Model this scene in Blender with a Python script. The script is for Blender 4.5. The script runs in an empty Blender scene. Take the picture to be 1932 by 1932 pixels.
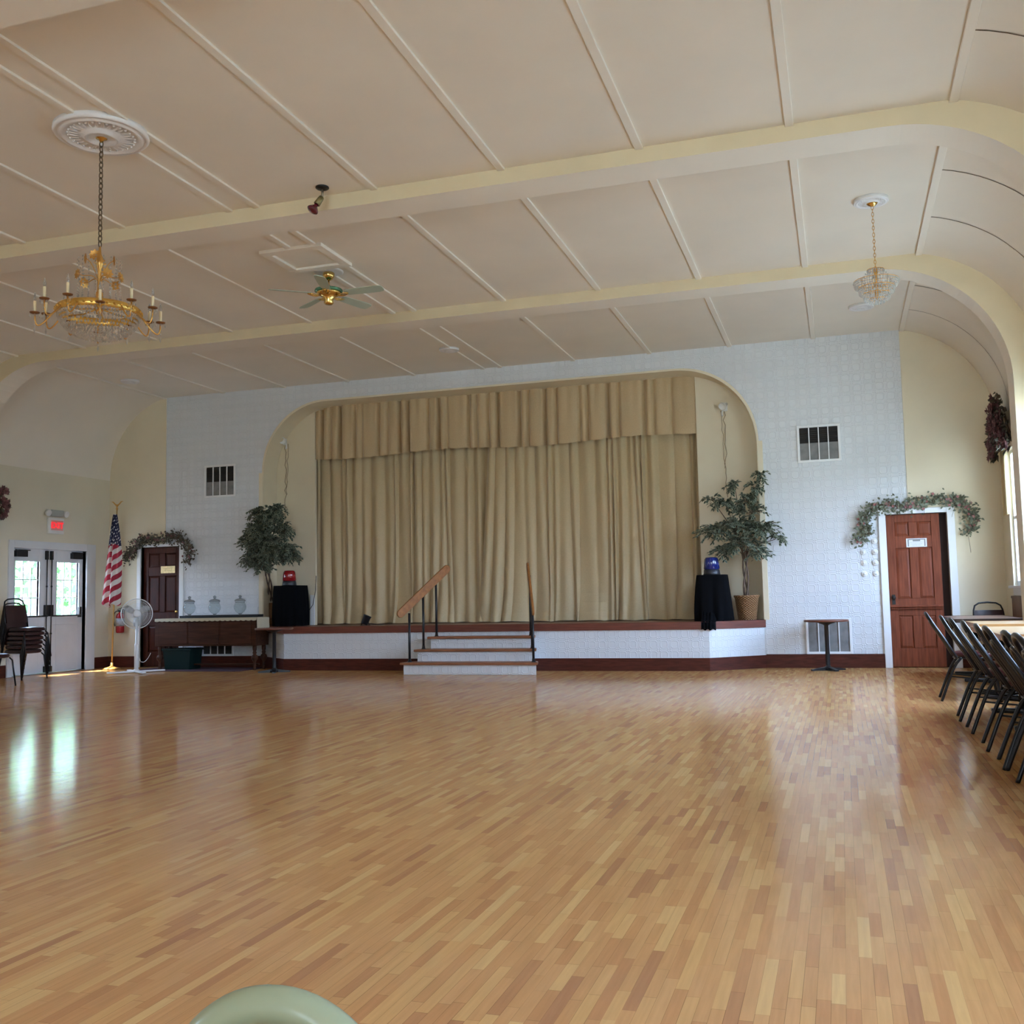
import bpy, math, random
from math import sin, cos, pi, sqrt, atan2, radians
from mathutils import Vector, Matrix

random.seed(7)
SC = bpy.context.scene
COL = SC.collection

# ------------------------------------------------------------------ materials
MATS = {}
def srgb(r, g, b):
    f = lambda c: (c/255/12.92) if c/255 <= .04045 else ((c/255+.055)/1.055)**2.4
    return (f(r), f(g), f(b), 1)

def nd(nt, t, **kw):
    n = nt.nodes.new(t)
    for k, v in kw.items(): setattr(n, k, v)
    return n

def mat(name, col, rough=.5, metal=0, noise=0, nscale=8, bump=0, bscale=60, spec=.5, emit=None, estr=0,
        trans=0, ior=1.45, coat=0, sheen=0, stretch=None):
    if name in MATS: return MATS[name]
    m = bpy.data.materials.new(name); m.use_nodes = True
    nt = m.node_tree; b = nt.nodes['Principled BSDF']
    if len(col) == 3: col = (*col, 1)
    b.inputs['Base Color'].default_value = col
    b.inputs['Roughness'].default_value = rough
    b.inputs['Metallic'].default_value = metal
    b.inputs['Specular IOR Level'].default_value = spec
    b.inputs['IOR'].default_value = ior
    b.inputs['Transmission Weight'].default_value = trans
    b.inputs['Coat Weight'].default_value = coat
    b.inputs['Sheen Weight'].default_value = sheen
    if emit:
        b.inputs['Emission Color'].default_value = (*emit[:3], 1); b.inputs['Emission Strength'].default_value = estr
    if noise or bump:
        tc = nd(nt, 'ShaderNodeTexCoord'); mp = nd(nt, 'ShaderNodeMapping')
        nt.links.new(tc.outputs['Object'], mp.inputs[0])
        if stretch: mp.inputs['Scale'].default_value = stretch
    if noise:
        n = nd(nt, 'ShaderNodeTexNoise'); n.inputs['Scale'].default_value = nscale; n.inputs['Detail'].default_value = 5
        nt.links.new(mp.outputs[0], n.inputs['Vector'])
        mx = nd(nt, 'ShaderNodeMix', data_type='RGBA', blend_type='MULTIPLY')
        mr = nd(nt, 'ShaderNodeMapRange'); mr.inputs['From Min'].default_value = .3; mr.inputs['From Max'].default_value = .7
        mr.inputs['To Min'].default_value = 1-noise; mr.inputs['To Max'].default_value = 1+noise
        nt.links.new(n.outputs['Fac'], mr.inputs['Value'])
        mx.inputs[0].default_value = 1; mx.inputs[6].default_value = col
        nt.links.new(mr.outputs[0], mx.inputs[7]); nt.links.new(mx.outputs[2], b.inputs['Base Color'])
    if bump:
        n = nd(nt, 'ShaderNodeTexNoise'); n.inputs['Scale'].default_value = bscale; n.inputs['Detail'].default_value = 3
        nt.links.new(mp.outputs[0], n.inputs['Vector'])
        bp = nd(nt, 'ShaderNodeBump'); bp.inputs['Strength'].default_value = bump; bp.inputs['Distance'].default_value = .005
        nt.links.new(n.outputs['Fac'], bp.inputs['Height']); nt.links.new(bp.outputs[0], b.inputs['Normal'])
    MATS[name] = m
    return m

def mth(nt, op, a, b=None, c=None):
    n = nd(nt, 'ShaderNodeMath', operation=op)
    for i, v in enumerate((a, b, c)):
        if v is None: continue
        if isinstance(v, (int, float)): n.inputs[i].default_value = v
        else: nt.links.new(v, n.inputs[i])
    return n.outputs[0]

def floor_material():
    m = bpy.data.materials.new('maple_strip_floor'); m.use_nodes = True; nt = m.node_tree
    b = nt.nodes['Principled BSDF']; L = nt.links.new
    tc = nd(nt, 'ShaderNodeTexCoord'); sx = nd(nt, 'ShaderNodeSeparateXYZ'); L(tc.outputs['Object'], sx.inputs[0])
    xr = mth(nt, 'DIVIDE', sx.outputs[0], .0375)
    row = mth(nt, 'FLOOR', xr)
    w1 = nd(nt, 'ShaderNodeTexWhiteNoise', noise_dimensions='1D'); L(row, w1.inputs['W'])
    ln = mth(nt, 'MULTIPLY_ADD', w1.outputs['Value'], .34, .20)
    w2 = nd(nt, 'ShaderNodeTexWhiteNoise', noise_dimensions='1D'); L(mth(nt, 'ADD', row, 71.3), w2.inputs['W'])
    yr = mth(nt, 'ADD', mth(nt, 'DIVIDE', sx.outputs[1], ln), mth(nt, 'MULTIPLY', w2.outputs['Value'], 37.0))
    idx = mth(nt, 'FLOOR', yr)
    cv = nd(nt, 'ShaderNodeCombineXYZ'); L(row, cv.inputs[0]); L(idx, cv.inputs[1])
    w3 = nd(nt, 'ShaderNodeTexWhiteNoise', noise_dimensions='2D'); L(cv.outputs[0], w3.inputs['Vector'])
    cr = nd(nt, 'ShaderNodeValToRGB'); e = cr.color_ramp.elements
    stops = [(0, FLOORC[0]), (.10, FLOORC[1]), (.36, FLOORC[2]), (.62, FLOORC[3]), (.86, FLOORC[4]), (1, FLOORC[5])]
    e[0].position, e[0].color = stops[0]; e[1].position, e[1].color = stops[-1]
    for p, c in stops[1:-1]:
        k = e.new(p); k.color = c
    L(w3.outputs['Value'], cr.inputs[0])
    # grain + broad wear
    mp = nd(nt, 'ShaderNodeMapping'); L(tc.outputs['Object'], mp.inputs[0]); mp.inputs['Scale'].default_value = (60, 3.5, 1)
    n1 = nd(nt, 'ShaderNodeTexNoise'); n1.inputs['Scale'].default_value = 1.2; n1.inputs['Detail'].default_value = 4; L(mp.outputs[0], n1.inputs['Vector'])
    n2 = nd(nt, 'ShaderNodeTexNoise'); n2.inputs['Scale'].default_value = .55; n2.inputs['Detail'].default_value = 3; L(tc.outputs['Object'], n2.inputs['Vector'])
    g = mth(nt, 'MULTIPLY', mth(nt, 'MULTIPLY_ADD', n1.outputs['Fac'], .36, .82), mth(nt, 'MULTIPLY_ADD', n2.outputs['Fac'], .24, .88))
    fx = mth(nt, 'FRACT', xr); fy = mth(nt, 'FRACT', yr)
    ex = mth(nt, 'LESS_THAN', mth(nt, 'MINIMUM', fx, mth(nt, 'SUBTRACT', 1, fx)), .022)
    ey = mth(nt, 'LESS_THAN', mth(nt, 'MULTIPLY', mth(nt, 'MINIMUM', fy, mth(nt, 'SUBTRACT', 1, fy)), ln), .0011)
    w5 = nd(nt, 'ShaderNodeTexWhiteNoise', noise_dimensions='2D')
    cv2 = nd(nt, 'ShaderNodeCombineXYZ'); L(idx, cv2.inputs[0]); L(mth(nt, 'ADD', row, 9), cv2.inputs[1]); L(cv2.outputs[0], w5.inputs['Vector'])
    ed = mth(nt, 'MULTIPLY', mth(nt, 'MAXIMUM', ex, ey), mth(nt, 'MULTIPLY', w5.outputs['Value'], .5))
    g = mth(nt, 'MULTIPLY', g, mth(nt, 'SUBTRACT', 1, ed))
    mx = nd(nt, 'ShaderNodeMix', data_type='RGBA', blend_type='MULTIPLY'); mx.inputs[0].default_value = 1
    L(cr.outputs[0], mx.inputs[6]); L(g, mx.inputs[7]); L(mx.outputs[2], b.inputs['Base Color'])
    rr = mth(nt, 'MULTIPLY_ADD', n2.outputs['Fac'], .04, FLOOR_ROUGH)
    b.inputs['Roughness'].default_value = .8; b.inputs['Specular IOR Level'].default_value = 0
    # the old boards are gently uneven
    mp2 = nd(nt, 'ShaderNodeMapping'); L(tc.outputs['Object'], mp2.inputs[0]); mp2.inputs['Scale'].default_value = (2.2, 5.0, 1)
    n3 = nd(nt, 'ShaderNodeTexNoise'); n3.inputs['Scale'].default_value = 1.5; n3.inputs['Detail'].default_value = 2; L(mp2.outputs[0], n3.inputs['Vector'])
    hh = mth(nt, 'MULTIPLY', n3.outputs['Fac'], 2.0)
    bp = nd(nt, 'ShaderNodeBump'); bp.inputs['Strength'].default_value = .28; bp.inputs['Distance'].default_value = .0012
    L(hh, bp.inputs['Height'])
    # worn varnish over the boards
    gl = nd(nt, 'ShaderNodeBsdfGlossy'); L(rr, gl.inputs['Roughness']); L(bp.outputs[0], gl.inputs['Normal']); gl.inputs[0].default_value = (.95,.95,.95,1)
    fr = nd(nt, 'ShaderNodeFresnel'); fr.inputs[0].default_value = 1.46; L(bp.outputs[0], fr.inputs['Normal'])
    ms = nd(nt, 'ShaderNodeMixShader'); L(mth(nt, 'MINIMUM', fr.outputs[0], .41), ms.inputs[0]); L(b.outputs[0], ms.inputs[1]); L(gl.outputs[0], ms.inputs[2])
    L(ms.outputs[0], nt.nodes['Material Output'].inputs[0])
    return m

def tin_material():
    """white painted pressed tin: six inch squares, each with a rounded ring, corner pips and paired ribs"""
    m = bpy.data.materials.new('pressed_tin_white_paint'); m.use_nodes = True; nt = m.node_tree
    b = nt.nodes['Principled BSDF']; L = nt.links.new
    tc = nd(nt, 'ShaderNodeTexCoord'); sx = nd(nt, 'ShaderNodeSeparateXYZ'); L(tc.outputs['Object'], sx.inputs[0])
    T = .1524
    hx = mth(nt, 'ADD', sx.outputs[0], sx.outputs[1])
    u = mth(nt, 'SUBTRACT', mth(nt, 'FRACT', mth(nt, 'DIVIDE', hx, T)), .5)
    v = mth(nt, 'SUBTRACT', mth(nt, 'FRACT', mth(nt, 'DIVIDE', sx.outputs[2], T)), .5)
    au, av = mth(nt, 'ABSOLUTE', u), mth(nt, 'ABSOLUTE', v)
    def ridge(d, w):   # 1 at d=0 falling to 0 at w
        return mth(nt, 'SMOOTH_MIN', mth(nt, 'MAXIMUM', mth(nt, 'SUBTRACT', 1, mth(nt, 'DIVIDE', mth(nt, 'ABSOLUTE', d), w)), 0), 1, .1)
    r = mth(nt, 'POWER', mth(nt, 'ADD', mth(nt, 'POWER', au, 3.5), mth(nt, 'POWER', av, 3.5)), 1/3.5)
    ring = ridge(mth(nt, 'SUBTRACT', r, .33), .055)
    du, dv = mth(nt, 'SUBTRACT', au, .40), mth(nt, 'SUBTRACT', av, .40)
    dd = mth(nt, 'SQRT', mth(nt, 'ADD', mth(nt, 'MULTIPLY', du, du), mth(nt, 'MULTIPLY', dv, dv)))
    pip = ridge(dd, .085)
    rib = mth(nt, 'MULTIPLY', ridge(mth(nt, 'SUBTRACT', au, .445), .04), mth(nt, 'LESS_THAN', av, .24))
    rib2 = mth(nt, 'MULTIPLY', ridge(mth(nt, 'SUBTRACT', av, .455), .035), mth(nt, 'LESS_THAN', au, .22))
    h = mth(nt, 'MAXIMUM', mth(nt, 'MAXIMUM', ring, mth(nt, 'MULTIPLY', pip, 1.3)), mth(nt, 'MAXIMUM', rib, mth(nt, 'MULTIPLY', rib2, .6)))
    # lap seams between the sheets (four tiles high, twelve wide)
    s1 = mth(nt, 'ABSOLUTE', mth(nt, 'SUBTRACT', mth(nt, 'FRACT', mth(nt, 'ADD', mth(nt, 'DIVIDE', sx.outputs[2], T*4), .0)), .5))
    seam = mth(nt, 'GREATER_THAN', s1, .494)
    h = mth(nt, 'SUBTRACT', h, mth(nt, 'MULTIPLY', seam, .5))
    bp = nd(nt, 'ShaderNodeBump'); bp.inputs['Strength'].default_value = TIN_BUMP; bp.inputs['Distance'].default_value = .010
    L(h, bp.inputs['Height']); L(bp.outputs[0], b.inputs['Normal'])
    n = nd(nt, 'ShaderNodeTexNoise'); n.inputs['Scale'].default_value = 1.3; n.inputs['Detail'].default_value = 4; L(tc.outputs['Object'], n.inputs['Vector'])
    mr = nd(nt, 'ShaderNodeMapRange'); mr.inputs['To Min'].default_value = .94; mr.inputs['To Max'].default_value = 1.04; L(n.outputs['Fac'], mr.inputs['Value'])
    mx = nd(nt, 'ShaderNodeMix', data_type='RGBA', blend_type='MULTIPLY'); mx.inputs[0].default_value = 1; mx.inputs[6].default_value = TINC
    L(mr.outputs[0], mx.inputs[7]); L(mx.outputs[2], b.inputs['Base Color'])
    b.inputs['Roughness'].default_value = .38
    return m

def glass_pane(name, tint=(1, 1, 1, 1), refl=.08):
    if name in MATS: return MATS[name]
    m = bpy.data.materials.new(name); m.use_nodes = True; nt = m.node_tree; nt.nodes.clear()
    o = nd(nt, 'ShaderNodeOutputMaterial'); t = nd(nt, 'ShaderNodeBsdfTransparent'); g = nd(nt, 'ShaderNodeBsdfGlossy')
    g.inputs['Roughness'].default_value = .02; t.inputs[0].default_value = tint
    f = nd(nt, 'ShaderNodeFresnel'); f.inputs[0].default_value = 1.35
    mx = nd(nt, 'ShaderNodeMixShader')
    ge = nd(nt, 'ShaderNodeNewGeometry')
    nt.links.new(mth(nt, 'MULTIPLY', f.outputs[0], mth(nt, 'SUBTRACT', 1, ge.outputs['Backfacing'])), mx.inputs[0]); nt.links.new(t.outputs[0], mx.inputs[1]); nt.links.new(g.outputs[0], mx.inputs[2])
    nt.links.new(mx.outputs[0], o.inputs[0]); MATS[name] = m
    return m

def flag_material():
    m = bpy.data.materials.new('flag_cloth'); m.use_nodes = True; nt = m.node_tree
    b = nt.nodes['Principled BSDF']; L = nt.links.new
    uv = nd(nt, 'ShaderNodeUVMap'); uv.uv_map = 'flag'; s = nd(nt, 'ShaderNodeSeparateXYZ'); L(uv.outputs[0], s.inputs[0])
    st = mth(nt, 'GREATER_THAN', mth(nt, 'FRACT', mth(nt, 'ADD', s.outputs[1], .25)), .5)
    red = nd(nt, 'ShaderNodeMix', data_type='RGBA'); L(st, red.inputs[0])
    red.inputs[6].default_value = srgb(205, 196, 188); red.inputs[7].default_value = srgb(150, 22, 46)
    # canton with small stars on a staggered grid
    cu = mth(nt, 'MULTIPLY', s.outputs[0], 5.0); cw = mth(nt, 'MULTIPLY', s.outputs[1], 3.1)
    row = mth(nt, 'FLOOR', cw)
    cu2 = mth(nt, 'ADD', cu, mth(nt, 'MULTIPLY', mth(nt, 'MODULO', row, 2), .5))
    a = mth(nt, 'SUBTRACT', mth(nt, 'FRACT', cu2), .5); c = mth(nt, 'SUBTRACT', mth(nt, 'FRACT', cw), .5)
    d = mth(nt, 'ADD', mth(nt, 'MULTIPLY', a, a), mth(nt, 'MULTIPLY', c, c))
    star = mth(nt, 'LESS_THAN', d, .05)
    blue = nd(nt, 'ShaderNodeMix', data_type='RGBA'); L(star, blue.inputs[0])
    blue.inputs[6].default_value = srgb(28, 30, 62); blue.inputs[7].default_value = srgb(205, 200, 200)
    fin = nd(nt, 'ShaderNodeMix', data_type='RGBA'); L(s.outputs[2], fin.inputs[0])
    at = nd(nt, 'ShaderNodeAttribute'); at.attribute_name = 'canton'
    L(mth(nt, 'GREATER_THAN', at.outputs['Fac'], .5), fin.inputs[0])
    L(red.outputs[2], fin.inputs[6]); L(blue.outputs[2], fin.inputs[7]); L(fin.outputs[2], b.inputs['Base Color'])
    b.inputs['Roughness'].default_value = .8
    return m

# ------------------------------------------------------------------ mesh helper
class MB:
    def __init__(s): s.v = []; s.f = []; s.sm = []; s.mi = []
    def add(s, vs, fs, smooth=False, mi=0):
        o = len(s.v); s.v += [tuple(p) for p in vs]
        for f in fs: s.f.append(tuple(i+o for i in f)); s.sm.append(smooth); s.mi.append(mi)
        return s
    def box(s, x0, x1, y0, y1, z0, z1, mi=0):
        v = [(x0,y0,z0),(x1,y0,z0),(x1,y1,z0),(x0,y1,z0),(x0,y0,z1),(x1,y0,z1),(x1,y1,z1),(x0,y1,z1)]
        return s.add(v, [(3,2,1,0),(4,5,6,7),(0,1,5,4),(1,2,6,5),(2,3,7,6),(3,0,4,7)], mi=mi)
    def obox(s, c, ax, ay, az, mi=0):
        c, ax, ay, az = map(Vector, (c, ax, ay, az)); v = []
        for k in (-1, 1):
            for (i, j) in ((-1,-1),(1,-1),(1,1),(-1,1)): v.append(c+ax*i+ay*j+az*k)
        return s.add(v, [(3,2,1,0),(4,5,6,7),(0,1,5,4),(1,2,6,5),(2,3,7,6),(3,0,4,7)], mi=mi)
    def tube(s, pts, r, n=8, closed=False, cap=True, mi=0, flat=None):
        pts = [Vector(p) for p in pts]; N = len(pts)
        rs = r if isinstance(r, (list, tuple)) else [r]*N
        t0 = (pts[1]-pts[0]).normalized()
        up = Vector((0,0,1)) if abs(t0.z) < .9 else Vector((1,0,0))
        nrm = (up - t0*up.dot(t0)).normalized(); base = len(s.v); vs = []
        for i, p in enumerate(pts):
            if closed: t = (pts[(i+1)%N]-pts[i-1]).normalized()
            else: t = (pts[min(i+1,N-1)]-pts[max(i-1,0)]).normalized()
            nrm = (nrm - t*nrm.dot(t))
            nrm = nrm.normalized() if nrm.length > 1e-6 else t.orthogonal().normalized()
            bn = t.cross(nrm)
            k = flat if flat else 1
            for j in range(n):
                a = 2*pi*j/n; vs.append(p + nrm*cos(a)*rs[i] + bn*sin(a)*rs[i]*k)
        fs = []
        for i in range(N if closed else N-1):
            for j in range(n):
                a, b = i*n+j, i*n+(j+1)%n; c, d = ((i+1)%N)*n+(j+1)%n, ((i+1)%N)*n+j
                fs.append((a,b,c,d))
        s.add(vs, fs, True, mi)
        if not closed and cap:
            s.f.append(tuple(base+j for j in reversed(range(n)))); s.sm.append(False); s.mi.append(mi)
            s.f.append(tuple(base+(N-1)*n+j for j in range(n))); s.sm.append(False); s.mi.append(mi)
        return s
    def lathe(s, prof, c=(0,0,0), n=24, mi=0, smooth=True, axis=None):
        """prof: (r, h) pairs; axis: direction of h (default +z)"""
        c = Vector(c); ax = Vector(axis or (0,0,1)).normalized()
        e1 = ax.orthogonal().normalized() if axis else Vector((1,0,0)); e2 = ax.cross(e1)
        vs = []; fs = []; N = len(prof)
        for (r, h) in prof:
            for j in range(n):
                a = 2*pi*j/n; vs.append(c + ax*h + (e1*cos(a)+e2*sin(a))*r)
        for i in range(N-1):
            for j in range(n): fs.append((i*n+j, i*n+(j+1)%n, (i+1)*n+(j+1)%n, (i+1)*n+j))
        base = len(s.v); s.add(vs, fs, smooth, mi)
        if prof[0] == prof[-1]: return s
        if prof[0][0] > 1e-5: s.f.append(tuple(base+j for j in reversed(range(n)))); s.sm.append(False); s.mi.append(mi)
        if prof[-1][0] > 1e-5: s.f.append(tuple(base+(N-1)*n+j for j in range(n))); s.sm.append(False); s.mi.append(mi)
        return s
    def prism(s, poly, d, mi=0):
        """poly: 3d points in order; d: extrusion vector"""
        d = Vector(d); n = len(poly); a = [Vector(p) for p in poly]; b = [p+d for p in a]
        fs = [tuple(reversed(range(n))), tuple(range(n, 2*n))]
        fs += [(i, (i+1)%n, n+(i+1)%n, n+i) for i in range(n)]
        return s.add(a+b, fs, mi=mi)
    def strip(s, A, B, smooth=False, mi=0):
        n = len(A); return s.add(list(A)+list(B), [(i, i+1, n+i+1, n+i) for i in range(n-1)], smooth, mi)
    def octa(s, c, r, h, mi=0):
        x, y, z = c
        v = [(x,y,z+h),(x+r,y,z),(x,y+r,z),(x-r,y,z),(x,y-r,z),(x,y,z-h)]
        return s.add(v, [(0,1,2),(0,2,3),(0,3,4),(0,4,1),(5,2,1),(5,3,2),(5,4,3),(5,1,4)], mi=mi)
    def ball(s, c, r, n=10, mi=0, sq=1):
        return s.lathe([(r*sin(pi*i/n), -r*sq*cos(pi*i/n)) for i in range(n+1)], c, n*2 if n < 8 else 16, mi)
    def leaf(s, p, d, nrm, L, W, two=False):
        p, d, nrm = Vector(p), Vector(d).normalized(), Vector(nrm)
        w = d.cross(nrm)
        w = w.normalized() if w.length > 1e-4 else d.orthogonal().normalized()
        n2 = w.cross(d).normalized()
        P = lambda t, q, b=0: p + d*L*t + w*W*q + n2*L*b
        out = [P(0,0), P(.3,.42,.05), P(.62,.40,.04), P(1,0,-.06), P(.62,-.40,.04), P(.3,-.42,.05)]
        if not two:
            return s.add(out, [(0,1,2,3),(0,3,4,5)], True)
        k = [P(.10,0,.0), P(.33,.24,.04), P(.6,.22,.03), P(.84,0,-.03), P(.6,-.22,.03), P(.33,-.24,.04)]
        o = len(s.v); s.add(out+k, [(i, (i+1)%6, 6+(i+1)%6, 6+i) for i in range(6)], True, 1)
        s.f += [(o+6,o+7,o+8,o+9),(o+6,o+9,o+10,o+11)]; s.sm += [True]*2; s.mi += [0]*2
        return s
    def build(s, name, m, parent=None, loc=(0,0,0), bevel=0):
        me = bpy.data.meshes.new(name); me.from_pydata(s.v, [], s.f)
        for p, sm, mi in zip(me.polygons, s.sm, s.mi): p.use_smooth = sm; p.material_index = mi
        for x in (m if isinstance(m, (list, tuple)) else [m]): me.materials.append(x)
        me.update()
        o = bpy.data.objects.new(name, me); COL.objects.link(o); o.location = loc
        if parent: o.parent = parent
        if bevel:
            b = o.modifiers.new('edge', 'BEVEL'); b.width = bevel; b.segments = 2; b.limit_method = 'ANGLE'; b.angle_limit = radians(50)
        return o

def thing(name, label, cat, loc=(0,0,0), rz=0, group=None):
    o = bpy.data.objects.new(name, None); COL.objects.link(o); o.empty_display_size = .1
    o.location = loc; o.rotation_euler = (0,0,rz); o['label'] = label; o['category'] = cat
    if group: o['group'] = group
    return o
def tag(o, label, cat, group=None, kind=None):
    o['label'] = label; o['category'] = cat
    if group: o['group'] = group
    if kind: o['kind'] = kind
    return o
def struct(o): o['kind'] = 'structure'; return o
def copy_tree(o, parent=None):
    c = o.copy(); COL.objects.link(c)
    if parent: c.parent = parent
    for ch in list(o.children): copy_tree(ch, c)
    return c
def arc(cx, cz, r, a0, a1, n): return [(cx+r*cos(a0+(a1-a0)*i/n), cz+r*sin(a0+(a1-a0)*i/n)) for i in range(n+1)]
def bez(p0, p1, p2, p3, n=12):
    p0, p1, p2, p3 = map(Vector, (p0, p1, p2, p3)); out = []
    for i in range(n+1):
        t = i/n; out.append(p0*(1-t)**3 + p1*3*t*(1-t)**2 + p2*3*t*t*(1-t) + p3*t**3)
    return out

# ------------------------------------------------------------------ key sizes (metres; x right along the stage wall, y into the room, z up)
D = 15.578; H = 4.837; XR = 2.165; XL = -12.685; XC = -5.26; YF = -6.0
FL_R, FL_L = .955, -11.475           # where the flat ceiling turns into the coves
STZ = .70                            # stage height
FLOORC = [srgb(176,122,82), srgb(190,134,86), srgb(199,146,93), srgb(201,148,96), srgb(207,158,100), srgb(214,170,112)]
FLOOR_ROUGH = .11
WSTR = 14.2
TIN_BUMP = .45
TINC = (.71,.725,.745,1)

M_CEIL = mat('ceiling_paint', (.84,.775,.68), .7, noise=.03, nscale=1.2, bump=.05, bscale=30)
M_CREAM = mat('cream_wall_paint', (.76,.665,.49), .6, noise=.03, nscale=2, bump=.06, bscale=50)
M_LEFTW = mat('pale_wall_paint', (.74,.68,.54), .6, noise=.03, nscale=2)
M_RIB = mat('beam_paint', (.72,.60,.40), .6, noise=.03, nscale=3)
M_TRIM = mat('white_gloss_paint', (.82,.82,.82), .35)
M_BASE = mat('dark_red_brown_wood', (.080,.019,.011), .45, spec=.22, noise=.3, nscale=6, stretch=(1,1,8))
M_FASC = mat('stage_fascia_wood', (.15,.04,.024), .35, noise=.25, nscale=6, stretch=(.5,1,8))
M_DARKDOOR = mat('dark_walnut_door', (.050,.012,.006), .45, spec=.2, noise=.4, nscale=5, stretch=(8,1,.6))
M_REDDOOR = mat('mahogany_door', (.21,.055,.026), .45, spec=.2, noise=.28, nscale=5, stretch=(8,1,.6))
M_BLACKMET = mat('black_painted_metal', (.012,.012,.014), .35, spec=.5)
M_DARKMET = mat('dark_bronze_metal', (.03,.027,.025), .35, .6)
M_BRASS = mat('polished_brass', (.75,.50,.16), .16, 1)
M_GOLD = mat('antique_gold', (.66,.36,.10), .38, .8)
M_CHROME = mat('chrome', (.7,.7,.7), .12, 1)
M_WHITEPL = mat('white_plastic', (.80,.80,.78), .4)
M_PANE = glass_pane('window_glass')
M_SEAM = mat('open_joint', (.10,.06,.035), .9)
M_VD = mat('blocker_dark', (.03,.025,.02), .9)
M_TIN = tin_material()
M_FLOOR = floor_material()

# ------------------------------------------------------------------ the shell
struct(MB().box(XL-.3, XR+.3, YF-.3, 17.3, -.12, 0).build('floor', M_FLOOR))

def cove(n=14):
    cx, cz, r = .691, 3.387, 1.474
    a1 = atan2(H-cz, FL_R-cx)
    rgt = arc(cx, cz, r, 0, a1, n)                       # from wall up to the flat
    lft = [(2*XC-x, z) for x, z in rgt]
    return lft + list(reversed(rgt))                     # left wall -> flat -> right wall
PROF = cove()
m = MB(); m.strip([(x, YF, z) for x, z in PROF], [(x, D+.02, z) for x, z in PROF], True)
o2 = [(XL-.05, 3.3)] + [(x+(.12 if x > XC else -.12), z+.12) for x, z in PROF] + [(XR+.05, 3.3)]
m.strip([(x, YF-.2, z) for x, z in reversed(o2)], [(x, D+.2, z) for x, z in reversed(o2)], False)
ceiling = struct(m.build('ceiling', M_CEIL))
# open joints between the bent sheets of the coves
RIBY = [(12.05, 12.43), (8.28, 8.66), (4.51, 4.89), (.74, 1.12), (-3.03, -2.65)]
m = MB()
for ys in (14.41, 13.28, 10.85, 9.64, 7.24, 6.03, 3.45, 2.25):
    for side in (1,):
        pts = arc(.691, 3.387, 1.470, .12, 1.36, 16)
        A = [(x if side > 0 else 2*XC-x, ys-.006, z) for x, z in pts]; B = [(x, ys+.006, z) for (x, y, z) in A]
        m.strip(A, B) if side > 0 else m.strip(B, A)
m.build('panel_joint', M_SEAM, ceiling)

def side_wall(name, X, out, holes, mt):
    """solid wall along y, thickness towards out, with rectangular holes (y0,y1,z0,z1)"""
    m = MB(); t = .13*out; xa, xb = min(X, X+t), max(X, X+t); top = 3.6; y = YF-.3
    for (a, b, z0, z1) in sorted(holes):
        m.box(xa, xb, y, a, 0, top)
        if z0 > 0: m.box(xa, xb, a, b, 0, z0)
        m.box(xa, xb, a, b, z1, top); y = b
    m.box(xa, xb, y, D+.2, 0, top)
    return struct(m.build(name, mt))
WZ0, WZ1 = 1.12, 2.88
WT = lambda a: WZ1 if a > 12 else 3.15
RW = [(13.08, 14.76), (8.80, 11.90), (6.0, 7.2), (2.2, 3.3), (-1.40, -.40)]
LW = [(-1.70, -.30)]
side_wall('wall_right', XR, 1, [(a, b, WZ0, WT(a)) for a, b in RW], M_CREAM)
side_wall('wall_left', XL, -1, [(a, b, WZ0, WZ1) for a, b in LW] + [(13.29, 14.975, 0, 2.075)], M_LEFTW)
# wall behind the camera; one wide opening added to light the stage wall
m = MB(); y0, y1 = YF-.2, YF
FW = [(-3.3, 1.9)]
x = XL-.2
for a, b in FW:
    m.box(x, a, y0, y1, 0, 5); m.box(a, b, y0, y1, 0, .9); m.box(a, b, y0, y1, 3.4, 5); x = b
m.box(x, XR+.2, y0, y1, 0, 5)
struct(m.build('wall_front', M_CREAM))

# ---- stage wall: pressed tin in the middle, plain cream at both ends, arch opening cut out
AX0, AX1, AZ, AR = -9.48, -1.10, 3.33, 1.20
ATOP = AZ+AR
def arch_z(x):
    if x <= AX0+AR: return AZ+sqrt(max(0, AR*AR-(AX0+AR-x)**2))
    if x >= AX1-AR: return AZ+sqrt(max(0, AR*AR-(x-AX1+AR)**2))
    return ATOP
DL = (-11.985, -11.17, 2.14); DR = (.643, 1.455, 2.172)
def top_z(x):
    for (xa, za), (xb, zb) in zip(PROF, PROF[1:]):
        if xa-1e-6 <= x <= xb+1e-6: return za+(zb-za)*((x-xa)/max(1e-9, xb-xa))
    return H
def wall_cols(x0, x1):
    xs = {x0, x1}
    for k in (DL[0], DL[1], DR[0], DR[1], AX0, AX1, AX0+AR, AX1-AR): xs.add(k)
    for i in range(33):
        a = pi/2*i/32; xs.add(AX0+AR-AR*cos(a)); xs.add(AX1-AR+AR*cos(a))
    for p in PROF: xs.add(p[0])
    xs = sorted(k for k in xs if x0-1e-9 <= k <= x1+1e-9)
    m = MB()
    for a, b in zip(xs, xs[1:]):
        if b-a < 1e-5: continue
        c = (a+b)/2; e = 1e-6
        if AX0 < c < AX1: za, zb = arch_z(a+e), arch_z(b-e)
        elif DL[0] < c < DL[1]: za = zb = DL[2]
        elif DR[0] < c < DR[1]: za = zb = DR[2]
        else: za = zb = 0
        ta, tb = top_z(a), top_z(b)
        v = [(a, D, za), (b, D, zb), (b, D, tb), (a, D, ta)]
        m.prism(v, (0, .14, 0))
    return m
wb = struct(wall_cols(XL, FL_L).build('wall_back', M_CREAM))
wall_cols(FL_R, XR).build('cream_end', M_CREAM, wb)
tin = wall_cols(FL_L, FL_R).build('tin_panel', M_TIN, wb); tin['label'] = 'white pressed tin wall covering'
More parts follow.
